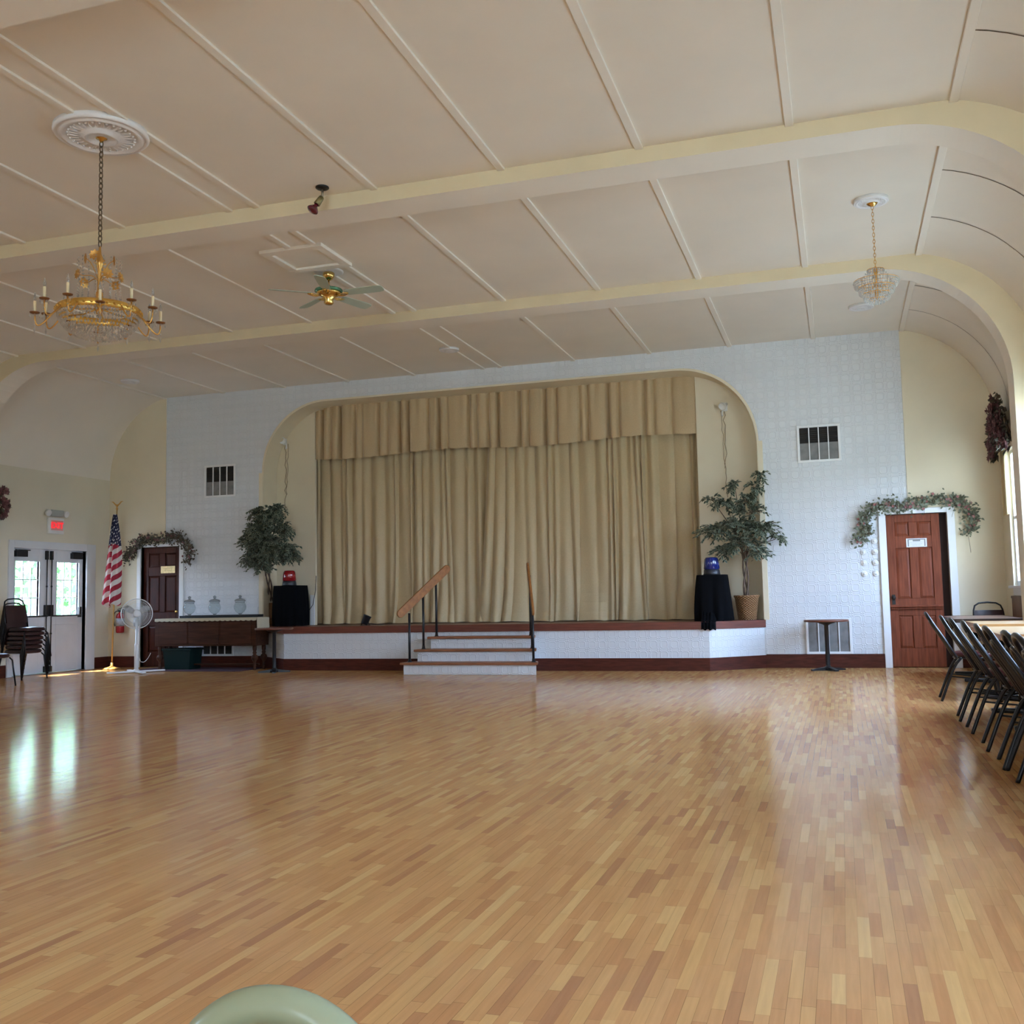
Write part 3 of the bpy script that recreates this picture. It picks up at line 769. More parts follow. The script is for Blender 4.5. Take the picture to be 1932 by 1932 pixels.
M_BROWNMET = mat('antique_brown_brass', (.24,.10,.035), .35, .7)
M_CHAIN = mat('chain_bronze', (.12,.085,.05), .4, .7)
def links(m, z0, z1, L, r, w):
    n = max(2, int((z1-z0)/(L*.74))); s = (z1-z0)/n
    for i in range(n):
        c = z0+s*(i+.5); pts = []
        for k in range(12):
            a = 2*pi*k/12; x, z = w*cos(a), L/2*sin(a); pts.append((x, 0, c+z) if i % 2 else (0, x, c+z))
        m.tube(pts, r, 5, closed=True)
def chandelier(lab, x, y, zring, R, zb, ztop, arms, seed, scale=1):
    """z values relative to the ceiling (negative)"""
    rnd = random.Random(seed)
    t = thing('chandelier', lab, 'chandelier', (x, y, H)); S = scale
    MB().lathe([(0, -.026), (.075*S, -.028), (.078*S, -.04), (.06*S, -.055), (.02*S, -.07), (.012*S, -.09), (0, -.09)], n=28).build('canopy', M_BRASS, t)
    m = MB(); links(m, ztop+.10*S, -.085, .055*S if S > .7 else .045, .0045*S if S > .7 else .003, .016*S if S > .7 else .010); m.build('chain', M_CHAIN if S > .7 else M_GOLD, t)
    # centre column
    zc = ztop
    prof = [(0, zring-.02), (.02*S, zring-.015), (.028*S, zring+.02), (.018*S, zring+.06), (.03*S, zring+.10*S), (.034*S, zring+.14*S), (.016*S, zring+.17*S), (.014*S, zc-.08*S), (.03*S, zc-.05*S), (.035*S, zc-.02*S), (.012*S, zc+.04*S), (.008*S, zc+.10*S), (0, zc+.10*S)]
    MB().lathe(prof, n=16).build('column', M_GOLD, t)
    rr = R*.66
    m = MB(); m.lathe([(rr, zring-.03*S), (rr+.012, zring-.02*S), (rr+.014, zring+.02*S), (rr, zring+.032*S), (rr-.012, zring+.02*S), (rr-.012, zring-.02*S), (rr, zring-.03*S)], n=48)
    for i in range(6):
        a = 2*pi*i/6; m.tube([(0, 0, zring+.03), (cos(a)*rr*.5, sin(a)*rr*.5, zring+.0), (cos(a)*rr, sin(a)*rr, zring)], .006*S, 6)
    for i in range(36):
        a = 2*pi*i/36; m.lathe([(0, -.006), (.012*S, 0), (.006*S, .012), (0, .014)], (cos(a)*(rr+.012), sin(a)*(rr+.012), zring), 8, axis=(cos(a), sin(a), 0))
    m.build('ring', mat('bright_gilt', (.70,.42,.10), .35, .75), t)
    for i in range(arms):
        a = 2*pi*(i+.35)/arms; low = (i % 3 == 1); d = Vector((cos(a), sin(a), 0)); q = R*(.97 if not low else 1.0); dz = -.055*S if low else 0
        arm = MB().tube(bez(d*rr+Vector((0,0,zring)), d*(rr+.10*S)+Vector((0,0,zring-.13*S)), d*q+Vector((0,0,zring-.16*S+dz)), d*q+Vector((0,0,zring+.005+dz)), 10), .0062*S, 6).build('arm', M_GOLD, t)
        b = Vector((d.x*q, d.y*q, zring+dz))
        MB().lathe([(.012*S, 0), (.034*S, .006*S), (.038*S, .014*S), (.03*S, .012*S), (.012*S, .01*S)], b, 16).build('drip_pan', M_BROWNMET, arm)
        MB().lathe([(.011*S, .01), (.011*S, .10*S), (.005, .104*S)], b, 10).build('candle', M_CANDLE, arm)
        MB().lathe([(.005*S, .10*S), (.011*S, .115*S), (.010*S, .135*S), (.003*S, .165*S), (0, .17*S)], b, 10).build('bulb', M_BULB, arm)
        m = MB()
        for k in range(3): m.octa(b+Vector((0, 0, -.03*S-.028*S*k)), .007*S, .013*S)
        m.octa(b+Vector((0,0,-.125*S)), .011*S, .03*S)
        for k in range(4):
            e = 2*pi*k/4+a; m.octa(b+Vector((cos(e)*.034*S, sin(e)*.034*S, -.016*S)), .006*S, .014*S)
        m.build('crystal_drop', M_CRYS, arm)['kind'] = 'stuff'
    # gilt flowers on stems
    for i in range(9):
        a = 2*pi*(i+.2)/9; hi = i % 2; q = (.10 if hi else .175)*S*R/.46*1.0; z = (zc-.0*S if hi else zc-.16*S)
        f = Vector((cos(a)*q, sin(a)*q, z)); d = Vector((cos(a), sin(a), .1)).normalized()
        m = MB(); m.tube(bez((0,0,zc-.20*S), (cos(a)*q*.3, sin(a)*q*.3, zc-.10*S), (cos(a)*q*.6, sin(a)*q*.6, z-.02), f, 8), .004*S, 5)
        e1 = d.orthogonal().normalized(); e2 = d.cross(e1)
        for k in range(8):
            p = e1*cos(2*pi*k/8)+e2*sin(2*pi*k/8); m.leaf(f+p*.008*S, p+d*.25, d, .040*S, .030*S)
        m.ball(f+d*.006*S, .010*S, 6); m.build('gilt_flower', M_GOLD, t)
    # bowl of beads
    m = MB()
    for j in range(11):
        u = j/10; rad = rr*cos(u*pi/2*.97); z = zring-.02-(zring-zb)*sin(u*pi/2)*.92; n = max(3, int(2*pi*rad/(.026*S if S > .7 else .024)))
        for k in range(n):
            a = 2*pi*(k+.5*(j % 2))/n+rnd.uniform(-.02, .02); m.octa((cos(a)*rad, sin(a)*rad, z), .0115*S if S > .7 else .008, .016*S if S > .7 else .012)
    m.octa((0, 0, zb+.01), .016*S, .045*S); o = m.build('crystal_bowl', M_CRYS, t); o['kind'] = 'stuff'
    # strings of beads hanging from the crown
    m = MB()
    for i in range(18):
        a = 2*pi*i/18; A = Vector((cos(a)*.15*S*R/.46, sin(a)*.15*S*R/.46, zc-.10*S)); B = Vector((cos(a)*rr*.55, sin(a)*rr*.55, zring+.05*S))
        for k in range(13):
            p = A.lerp(B, k/12); m.octa((p.x, p.y, p.z-.03*S*sin(pi*k/12)), .0065*S, .011*S)
        for k in range(6):
            p = Vector((cos(a)*.16*S, sin(a)*.16*S, zc-.02*S-.028*S*k)); m.octa(p, .006*S, .011*S)
    o = m.build('crystal_string', M_CRYS, t); o['kind'] = 'stuff'
    return t
chandelier('large gold candle chandelier with a crystal bead bowl hanging on a long chain', -5.415, 6.50, 3.375-H, .455, 3.165-H, 3.80-H, 12, 1)
def crystal_basket(lab, x, y):
    t = thing('chandelier', lab, 'chandelier', (x, y, H)); rnd = random.Random(8)
    MB().lathe([(0, -.026), (.05, -.028), (.052, -.04), (.04, -.055), (.012, -.07), (0, -.07)], n=24).build('canopy', M_BRASS, t)
    m = MB(); links(m, 4.17-H, -.065, .045, .0028, .010); m.build('chain', M_GOLD, t)
    MB().lathe([(0, 3.86-H), (.012, 3.87-H), (.016, 3.92-H), (.008, 3.95-H), (.010, 4.02-H), (.022, 4.05-H), (.012, 4.09-H), (.02, 4.14-H), (.006, 4.18-H), (0, 4.18-H)], n=14).build('column', M_GOLD, t)
    tiers = [(.075, 4.145, 2), (.205, 4.035, 3), (.165, 3.97, 3), (.12, 3.91, 3), (.07, 3.86, 2)]
    for i, (r, z, n) in enumerate(tiers):
        m = MB(); m.tube([(r*cos(2*pi*k/40), r*sin(2*pi*k/40), z-H) for k in range(40)], .0035, 5, closed=True)
        for k in range(5):
            a = 2*pi*k/5+i; m.tube([(0, 0, z-H+(.02 if i else .0)), (r*cos(a), r*sin(a), z-H)], .0025, 4)
        rg = m.build('ring', M_GOLD, t)
        m = MB(); c = int(2*pi*r/.024)
        for k in range(c):
            a = 2*pi*k/c
            for j in range(n): m.octa((r*cos(a)*(1-.03*j), r*sin(a)*(1-.03*j), z-H-.012-.021*j), .0085, .0125)
        m.build('crystal_row', M_CRYS, rg)['kind'] = 'stuff'
    for k in range(6):
        a = 2*pi*k/6+.3; d = Vector((cos(a), sin(a), 0)); b = d*.135+Vector((0, 0, 3.985-H))
        arm = MB().tube(bez((0, 0, 4.0-H), d*.05+Vector((0, 0, 3.96-H)), d*.10+Vector((0, 0, 3.96-H)), b, 6), .004, 5).build('arm', M_GOLD, t)
        MB().lathe([(.009, 0), (.009, .035), (.004, .037)], b, 8).build('candle', M_CANDLE, arm)
        MB().lathe([(.003, .036), (.009, .05), (.007, .066), (0, .075)], b, 8).build('bulb', M_BULB, arm)
    m = MB()
    for k in range(10):
        a = 2*pi*k/10
        for j in range(8):
            f = j/7; m.octa((cos(a)*(.075+(.125)*f), sin(a)*(.075+.125*f), 4.14-H-.10*f-.03*sin(pi*f)), .006, .010)
    m.octa((0, 0, 3.825-H), .014, .03); m.build('crystal_string', M_CRYS, t)['kind'] = 'stuff'
crystal_basket('smaller tiered crystal chandelier hanging near the right cove of the ceiling', .447, 10.20)

# paddle fan
M_BLADE = mat('pale_sage_fan_blade', (.44,.50,.41), .45); M_GREENMET = mat('green_enamel', (.12,.30,.18), .25, .3)
fx, fy = -5.393, 10.246
t = thing('ceiling_fan', 'brass ceiling fan with five pale sage-green blades below the attic hatch', 'ceiling fan', (fx, fy, H))
MB().lathe([(.165, 0), (.168, -.008), (.15, -.016), (.12, -.012), (.08, -.018), (0, -.018)], n=36).build('medallion', M_PLASTER, t)
MB().lathe([(.06, -.016), (.068, -.03), (.064, -.06), (.045, -.09), (.018, -.105), (0, -.105)], n=24).build('canopy', M_BRASS, t)
MB().tube([(0,0,-.10), (0,0,-.21)], .010, 10).build('downrod', M_BRASS, t)
MB().lathe([(.0, -.165), (.022, -.17), (.024, -.19), (0, -.195)], n=14).build('collar', M_BLACKMET, t)
MB().lathe([(.03, -.195), (.10, -.20), (.155, -.215), (.16, -.235), (.14, -.245)], n=32).build('motor_cover', M_GREENMET, t)
MB().lathe([(.14, -.243), (.13, -.265), (.105, -.28), (.075, -.29), (.07, -.31), (.05, -.34), (.055, -.37), (.04, -.385), (0, -.388)], n=32).build('motor', M_BRASS, t)
for i in range(5):
    a = radians(1+72*i); d = Vector((cos(a), sin(a), 0)); s_ = Vector((-sin(a), cos(a), 0)); up = Vector((0,0,1))
    tw = s_*cos(.22)-up*sin(.22)
    m = MB(); pr = []
    for (q, w) in ((.20, .045), (.24, .058), (.45, .066), (.60, .068), (.655, .055), (.67, .03)): pr.append((q, w))
    top = [d*q+tw*w+up*(-.262) for q, w in pr] + [d*q-tw*w+up*(-.262) for q, w in reversed(pr)]
    m.prism(top, up*-.007); b = m.build('blade', M_BLADE, t)
    m = MB(); m.tube(bez(d*.09+up*-.285, d*.13+up*-.30, d*.17+up*-.29, d*.24+up*-.272, 6), .007, 6)
    for sg in (1, -1): m.tube(bez(d*.10+up*-.288, d*.14+s_*.05*sg+up*-.295, d*.19+s_*.05*sg+up*-.285, d*.235+s_*.02*sg+up*-.273, 6), .0055, 6)
    m.build('blade_bracket', M_BRASS, b)

# adjustable ceiling spotlight with a red bulb
t = thing('ceiling_spotlight', 'adjustable bronze ceiling spotlight with a dark red bulb', 'spotlight', (-4.318, 8.09, H))
MB().lathe([(.06, 0), (.062, -.01), (.052, -.018), (.018, -.024), (0, -.024)], n=28).build('canopy', M_DARKMET, t)
MB().tube([(0,0,-.02), (.003,0,-.06), (-.005,0,-.10)], [.009, .012, .014], 10).build('swivel', mat('tan_metal', (.30,.24,.17), .4, .5), t)
ax = Vector((-.42, -.35, -.84)).normalized()
p0 = Vector((-.005, 0, -.095))
MB().lathe([(.012, -.008), (.024, 0), (.027, .02), (.030, .085), (.026, .088), (.022, .08), (0, .08)], p0, 20, axis=ax).build('socket', mat('olive_bronze', (.22,.17,.07), .35, .5), t)
MB().lathe([(.018, .085), (.020, .105), (.045, .135), (.054, .15), (.053, .16), (.036, .172), (0, .177)], p0, 24, axis=ax).build('bulb', mat('dark_red_bulb', (.11,.008,.018), .12, coat=.6), t)

# exit sign with emergency lamps, over the double doors
t = thing('exit_sign', 'white exit sign with red lettering above the double doors', 'exit sign', (XL, 14.20, 2.34))
MB().box(0, .045, -.18, .18, 0, .27).build('housing', M_WHITEPL, t, bevel=.008)
cu = bpy.data.curves.new('letters', 'FONT'); cu.body = 'EXIT'; cu.size = .135; cu.align_x = 'CENTER'; cu.extrude = .002; cu.space_character = 1.05; cu.offset = .004
tmp = bpy.data.objects.new('tmp_letters', cu); COL.objects.link(tmp)
dg = bpy.context.evaluated_depsgraph_get(); me = bpy.data.meshes.new_from_object(tmp.evaluated_get(dg)); bpy.data.objects.remove(tmp)
M_EXIT = mat('lit_red_lettering', (.6,.02,.03), .4, emit=(1,.02,.03), estr=1.0)
me.materials.clear(); me.materials.append(M_EXIT)
lo = bpy.data.objects.new('lettering', me); COL.objects.link(lo); lo.parent = t
lo.rotation_euler = (pi/2, 0, pi/2); lo.location = (.048, 0.012, .098)
MB().box(.0445, .0462, -.125, .155, .06, .225).build('glowing_face', mat('red_lit_diffuser', (.60,.30,.27), .4, emit=(1,.10,.10), estr=.10), t)
t = thing('emergency_light', 'grey emergency light box mounted on top of the exit sign', 'emergency light', (XL, 14.17, 2.63))
MB().box(0, .09, -.13, .15, 0, .11).build('battery_box', mat('grey_beige_plastic', (.42,.43,.40), .45), t, bevel=.01)
for q in (-.20, .21): MB().lathe([(.012, -.01), (.05, 0), (.056, .05), (.05, .055), (.03, .05), (0, .048)], (.05, q, .06), 18, axis=(.8, 0, -.25)).build('lamp_head', M_WHITEPL, t)

# ------------------------------------------------------------------ plants
M_LEAF = mat('variegated_leaf_green', (.018,.034,.021), .5, noise=.5, nscale=12); M_LEAFRIM = mat('variegated_leaf_cream', (.30,.33,.235), .55)
M_BARK = mat('grey_brown_bark', (.13,.085,.06), .8, noise=.3, nscale=30)
def wicker():
    m = bpy.data.materials.new('woven_wicker'); m.use_nodes = True; nt = m.node_tree; b = nt.nodes['Principled BSDF']; L = nt.links.new
    tc = nd(nt, 'ShaderNodeTexCoord'); s = nd(nt, 'ShaderNodeSeparateXYZ'); L(tc.outputs['Object'], s.inputs[0])
    an = mth(nt, 'MULTIPLY', mth(nt, 'ARCTAN2', s.outputs[1], s.outputs[0]), 22/pi)
    rw = mth(nt, 'DIVIDE', s.outputs[2], .017); row = mth(nt, 'FLOOR', rw)
    w = mth(nt, 'SINE', mth(nt, 'MULTIPLY', mth(nt, 'ADD', an, row), pi)); q = mth(nt, 'SINE', mth(nt, 'MULTIPLY', mth(nt, 'FRACT', rw), pi))
    h = mth(nt, 'MULTIPLY', mth(nt, 'MULTIPLY_ADD', w, .5, .5), q)
    bp = nd(nt, 'ShaderNodeBump'); bp.inputs['Strength'].default_value = 1; bp.inputs['Distance'].default_value = .012; L(h, bp.inputs['Height']); L(bp.outputs[0], b.inputs['Normal'])
    mx = nd(nt, 'ShaderNodeMix', data_type='RGBA'); L(h, mx.inputs[0]); mx.inputs[6].default_value = (.17,.075,.03,1); mx.inputs[7].default_value = (.60,.34,.15,1); L(mx.outputs[2], b.inputs['Base Color'])
    b.inputs['Roughness'].default_value = .5
    return m
def ficus(lab, x, y, clumps, trunk_top, seed, potm, pot, nleaf, dens=1.0, fwd=-.30, cdx=0, lean=0):
    rnd = random.Random(seed)
    t = thing('potted_ficus', lab, 'potted tree', (x, y, STZ))
    if pot == 'basket':
        p = MB().lathe([(.0, .0), (.128, .0), (.135, .01), (.175, .33), (.190, .345), (.188, .365), (.170, .365), (.160, .33), (0, .32)], n=40).build('basket', potm, t)
        MB().lathe([(.155, .325), (0, .345)], n=24).build('moss', mat('dry_moss', (.06,.045,.03), .9, noise=.5, nscale=60), t)
        m = MB()
        for k in range(2):
            q = [(.178*cos(2*pi*i/60), .178*sin(2*pi*i/60), .348+.006*sin(i*pi/2+k*pi)) for i in range(60)]; m.tube(q, .009, 6, closed=True)
        m.build('rim_braid', potm, p); zb = .33
    else:
        m = MB(); m.prism([(-.10, -.10, 0), (.10, -.10, 0), (.10, .10, 0), (-.10, .10, 0)], (0, 0, .02))
        a, b = .115, .128
        m.add([(-a,-a,0),(a,-a,0),(a,a,0),(-a,a,0),(-b,-b,.40),(b,-b,.40),(b,b,.40),(-b,b,.40),(-b+.02,-b+.02,.40),(b-.02,-b+.02,.40),(b-.02,b-.02,.40),(-b+.02,b-.02,.40)],
              [(0,1,5,4),(1,2,6,5),(2,3,7,6),(3,0,4,7),(4,5,9,8),(5,6,10,9),(6,7,11,10),(7,4,8,11)])
        m.build('planter', potm, t); MB().box(-.105, .105, -.105, .105, .33, .36).build('moss', mat('dry_moss', (.06,.045,.03), .9, noise=.5, nscale=60), t); zb = .34
    tips = []
    for k in range(3):
        a = 2*pi*k/3+.4; r0 = .035; tx = trunk_top[0]+.05*cos(a); ty = .05*sin(a)
        pts = [Vector((r0*cos(a+i*.55), r0*sin(a+i*.55), zb+(trunk_top[1]-zb)*i/8))*1 + Vector((trunk_top[0]*(i/8), lean*(i/8)**1.3, 0)) for i in range(9)]
        MB().tube(pts, [.016-.0007*i for i in range(9)], 8).build('trunk', M_BARK, t); tips.append(pts[-1])
    m = MB(); lf = MB()
    for ci, (cx, cy, cz, rx, ry, rz, wgt) in enumerate(clumps):
        c = Vector((cx+cdx, cy+fwd, cz)); s0 = rnd.choice(tips)
        m.tube(bez(s0-Vector((0,0,.15)), s0+Vector((0,0,.10)), c-Vector((0,0,rz*.6)), c, 8), [.010-.0008*i for i in range(9)], 6)
        nb = max(3, int(wgt*nleaf/16))
        for _ in range(nb):
            while True:
                v = Vector((rnd.uniform(-1,1), rnd.uniform(-1,1), rnd.uniform(-1,1)))
                if .25 < v.length < 1: break
            e = c+Vector((v.x*rx, v.y*ry, v.z*rz)); o = c+Vector((v.x*rx*.15, v.y*ry*.15, v.z*rz*.1-.03))
            mid = o.lerp(e, .55)+Vector((0,0,.05)); tip = e+Vector((v.x*.03, v.y*.03, -.03))
            br = bez(o, o.lerp(mid, .6), mid, tip, 8); m.tube(br, .0022, 4, cap=False)
            for i in range(2, 9):
                for sg in (1, -1):
                    if rnd.random() > dens: continue
                    d = (br[i]-br[i-1]).normalized(); sd = d.cross(Vector((0,0,1)))
                    sd = sd.normalized() if sd.length > .01 else Vector((1,0,0))
                    dirv = d*.7+sd*sg*rnd.uniform(.4, 1)+Vector((0,0,rnd.uniform(-.5, .35)))
                    nr = Vector((rnd.uniform(-.5,.5), rnd.uniform(-.9,.1), 1))
                    lf.leaf(br[i]+Vector((rnd.uniform(-.012,.012),)*3), dirv, nr, rnd.uniform(.060, .088), rnd.uniform(.034, .046), True)
    m.build('branches', M_BARK, t)
    f = lf.build('foliage', [M_LEAF, M_LEAFRIM], t)
    return t
# right tree: loose, two thin trunks, in a wicker basket   (x, y, z relative to the stage)
ficus('loose variegated ficus tree in a woven wicker basket at the right end of the stage', -1.345, 15.60,
    [(-.33,-.02,1.33,.36,.26,.16,1.3), (.25,-.05,1.32,.36,.26,.17,1.2), (-.05,-.06,1.38,.33,.28,.17,1.3), (-.02,-.05,1.12,.36,.25,.16,1.2), (.12,-.02,1.58,.24,.18,.16,.6),
     (-.22,.0,1.73,.26,.17,.15,.7), (.06,.0,1.75,.16,.14,.16,.5), (.22,.0,1.95,.13,.1,.20,.35), (-.08,.0,1.98,.15,.10,.12,.3), (.30,.0,2.10,.10,.08,.14,.22), (-.42,.0,1.80,.12,.1,.1,.2), (.48,-.02,1.18,.14,.12,.10,.25), (-.26,-.05,1.02,.22,.18,.11,.5), (.22,-.05,1.00,.2,.16,.10,.4)],
    (.0, 1.05), 21, wicker(), 'basket', 460)
M_PLANTER = mat('brown_planter_box', (.20,.095,.035), .5, noise=.3, nscale=12)
ficus('dense leafy ficus tree in a brown box planter at the left end of the stage', -9.53, 15.865,
    [(-.20,-.05,1.62,.30,.24,.20,1.3), (-.05,-.05,1.80,.30,.22,.18,1.2), (.12,.0,1.95,.20,.16,.16,.8), (-.35,.0,1.40,.26,.22,.18,1.1), (.0,-.08,1.42,.34,.26,.20,1.6), (.26,.0,1.62,.2,.16,.15,.6),
     (.30,-.05,1.28,.28,.22,.16,1.1), (-.28,-.05,1.16,.32,.22,.14,1.0), (.05,-.08,1.20,.32,.22,.15,1.3), (-.15,-.02,1.02,.24,.18,.11,.7), (-.22,.0,1.92,.16,.14,.14,.5), (.42,-.02,1.15,.14,.12,.10,.35), (-.05,-.1,1.6,.25,.2,.2,1.0)],
    (.24, 1.0), 22, M_PLANTER, 'box', 800, fwd=-.60, cdx=.36, lean=-.50)

M_VINE = mat('dried_vine', (.10,.06,.035), .8); M_GLEAF = mat('dusty_green_leaf', (.15,.16,.105), .6, noise=.4, nscale=10); M_GLEAF2 = mat('brown_green_leaf', (.085,.07,.045), .6, noise=.5, nscale=10)
M_PINK = mat('faded_pink_flower', (.36,.15,.145), .7, noise=.3, nscale=20); M_MAUVE = mat('dusty_mauve_flower', (.20,.085,.085), .7, noise=.4, nscale=20)
def garland(lab, loc, path, seed, n, leafm, flm, spread=.055, nf=40, fs=.026):
    rnd = random.Random(seed); t = thing('door_garland', lab, 'garland', loc)
    P = [Vector(p) for p in path]
    seg = []
    for a, b in zip(P, P[1:]):
        for i in range(6): seg.append(a.lerp(b, i/6)+Vector((rnd.uniform(-.012,.012), 0, rnd.uniform(-.012,.012))))
    seg.append(P[-1])
    MB().tube(seg, .006, 6).build('vine', M_VINE, t)
    lf = MB(); fl = MB(); tw = MB()
    for i in range(n):
        p = rnd.choice(seg)+Vector((rnd.gauss(0, spread), -abs(rnd.gauss(0, .035))-.01, rnd.gauss(0, spread)))
        d = Vector((rnd.uniform(-1,1), rnd.uniform(-.6,.05), rnd.uniform(-1,.7)))
        lf.leaf(p, d, (rnd.uniform(-.4,.4), -1, rnd.uniform(-.2,.7)), rnd.uniform(.03,.06), rnd.uniform(.022,.04))
    for i in range(26):
        p = rnd.choice(seg); e = p+Vector((rnd.gauss(0, spread*1.6), -abs(rnd.gauss(0,.05)), rnd.gauss(-.02, spread*1.5))); tw.tube(bez(p, p+(e-p)*.3+Vector((0,0,.02)), e+Vector((0,0,.03)), e, 5), .0025, 4)
    for i in range(nf):
        p = rnd.choice(seg)+Vector((rnd.gauss(0, spread*.8), -abs(rnd.gauss(0,.03))-.03, rnd.gauss(0, spread*.8)))
        for k in range(5):
            a = 2*pi*k/5+i; fl.leaf(p, (cos(a), -.5, sin(a)), (0,-1,0), fs, fs*.8)
    for nm_, b_, m_ in (('tendril', tw, M_VINE), ('foliage', lf, leafm), ('flower', fl, flm)): b_.build(nm_, m_, t)['kind'] = 'stuff'
garland('grey-green garland with pink flowers draped over the reddish brown door', (1.05, D-.035, 2.26),
    [(-.78,0,-.44), (-.70,0,-.30), (-.72,0,-.14), (-.58,0,.0), (-.40,0,.06), (-.2,0,.01), (.0,0,.05), (.22,0,.09), (.42,0,.10), (.60,0,.05), (.70,0,-.10), (.74,0,-.22), (.66,0,-.38)], 31, 1050, M_GLEAF, M_PINK, .052, 60)
garland('brownish dried garland draped over the dark brown door', (-11.56, D-.035, 2.19),
    [(-.70,0,-.24), (-.60,0,-.15), (-.52,0,-.06), (-.42,0,.06), (-.2,0,.10), (.0,0,.06), (.22,0,.12), (.40,0,.10), (.55,0,.0), (.66,0,-.15), (.60,0,-.35)], 32, 900, M_GLEAF2, M_MAUVE, .05, 40)
def swag(lab, loc, rz, seed, pts, n, nf):
    rnd = random.Random(seed); t = thing('window_swag', lab, 'floral swag', loc, rz)
    lf = MB(); fl = MB(); tw = MB()
    MB().tube([(p[0], -.03, p[1]) for p in pts], .014, 6).build('branch', M_VINE, t)
    P = [Vector((p[0], -.05, p[1])) for p in pts]; R_ = [p[2] for p in pts]
    cg = lambda sd: max(-1.5*sd, min(1.5*sd, rnd.gauss(0, sd)))
    for i in range(n):
        k = rnd.randrange(len(P)); p = P[k]+Vector((cg(R_[k]), -abs(cg(R_[k]*.45)), cg(R_[k])))
        p.y = min(p.y, -.02)
        lf.leaf(p, (rnd.uniform(-1,1), rnd.uniform(-.7,0), rnd.uniform(-1,.6)), (rnd.uniform(-.5,.5), -1, rnd.uniform(-.2,.8)), rnd.uniform(.06,.12), rnd.uniform(.04,.07))
    for i in range(nf):
        k = rnd.randrange(len(P)); p = P[k]+Vector((cg(R_[k]*.9), -abs(cg(R_[k]*.5))-.03, cg(R_[k]*.9)))
        q = rnd.uniform(.04, .075)
        for j in range(6):
            a = 2*pi*j/6+i; fl.leaf(p, (cos(a), -.45, sin(a)), (0,-1,0), q, q*.9)
        for j in range(4):
            a = 2*pi*j/4+i*.7; fl.leaf(p+Vector((0,-.012,0)), (cos(a)*.6, -.8, sin(a)*.6), (0,-1,0), q*.6, q*.5)
    lf.build('foliage', M_GLEAF2, t)['kind'] = 'stuff'; fl.build('flower', M_MAUVE, t)['kind'] = 'stuff'
swag('burgundy and grey floral swag above the bright window on the right wall', (XR-.03, 14.50, 2.98), -pi/2, 41,
    [(-.52,-.06,.06), (-.40,.06,.10), (-.25,.16,.13), (-.10,.30,.14), (.0,.44,.12), (.12,.30,.14), (.25,.16,.13), (.40,.06,.10), (.52,-.06,.06), (0,.2,.15), (-.62,-.02,.09), (-.30,.34,.10), (-.55,.2,.10)], 520, 300)
swag('reddish floral swag cut by the picture edge on the left wall', (XL+.03, 12.78, 2.62), pi/2, 42,
    [(-.1,-.02,.07), (-.02,.10,.09), (.02,.2,.09), (.1,.3,.08), (.22,.12,.04), (.14,-.03,.05)], 110, 34)

# ------------------------------------------------------------------ things on the stage
M_BLKCLOTH = mat('black_cloth', (.0035,.0035,.0045), .95, spec=.1)
def drape(lab, x, y, wt, wb, h, seed, spill=False):
    """square stand under a floor-length black cloth with soft corner folds"""
    t = thing('draped_pedestal', lab, 'pedestal', (x, y, STZ))
    m = MB(); N = 96; rows = []; rnd = random.Random(seed); ph = [rnd.uniform(0, 6) for _ in range(3)]
    for j in range(15):
        s = j/14; r = []
        for i in range(N):
            a = 2*pi*i/N; e = 5.5-3.2*s
            k = (abs(cos(a))**e+abs(sin(a))**e)**(-1/e)
            w = wt+(wb-wt)*s**.8
            f = 1+.05*s*sin(9*a+ph[0])+.035*s*sin(14*a+ph[1])
            z = h*(1-s) if s > 0 else h
            r.append((cos(a)*k*w*f, sin(a)*k*w*f, max(.004, z-.01*(1-abs(1-2*(s < .02))))))
        rows.append(r)
    for a, b in zip(rows, rows[1:]):
        m.add(a+b, [((i+1) % N, i, N+i, N+(i+1) % N) for i in range(N)], True)
    m.add(rows[0]+[(0, 0, h)], [(i, (i+1) % N, N) for i in range(N)], True)
    m.build('cloth', M_BLKCLOTH, t)
    m = MB(); m.box(-wt*.85, wt*.85, -wt*.85, wt*.85, h-.03, h-.008)
    for i in (-1, 1):
        for j in (-1, 1): m.box(i*wt*.7-.015, i*wt*.7+.015, j*wt*.7-.015, j*wt*.7+.015, 0, h-.03)
    m.build('stand', M_BASE, t)
    if spill:
        m = MB(); A = []; B = []
        prof = [(-.25, .16), (-.31, .07), (-.355, .02), (-.395, .012), (-.425, -.01), (-.436, -.06), (-.434, -.115)]
        rows = []
        for (yy, zz) in prof:
            rows.append([(-.13+.20*i/16, yy+.010*sin(i*1.7)+max(0, (-.03-.13+.13+.20*i/16-.10))*.9, zz+(.012*sin(i*1.1) if zz < -.05 else 0)) for i in range(17)])
        for a, b in zip(rows, rows[1:]): m.strip(b, a, True)
        m.build('cloth_tail', M_BLKCLOTH, t)
    return t
drape('stand under a black cloth holding the red beacon at the left of the stage', -8.98, 15.62, .235, .285, .685, 1)
drape('stand under a black cloth holding the blue beacon at the right of the stage', -1.80, 15.28, .215, .275, .672, 2, True)
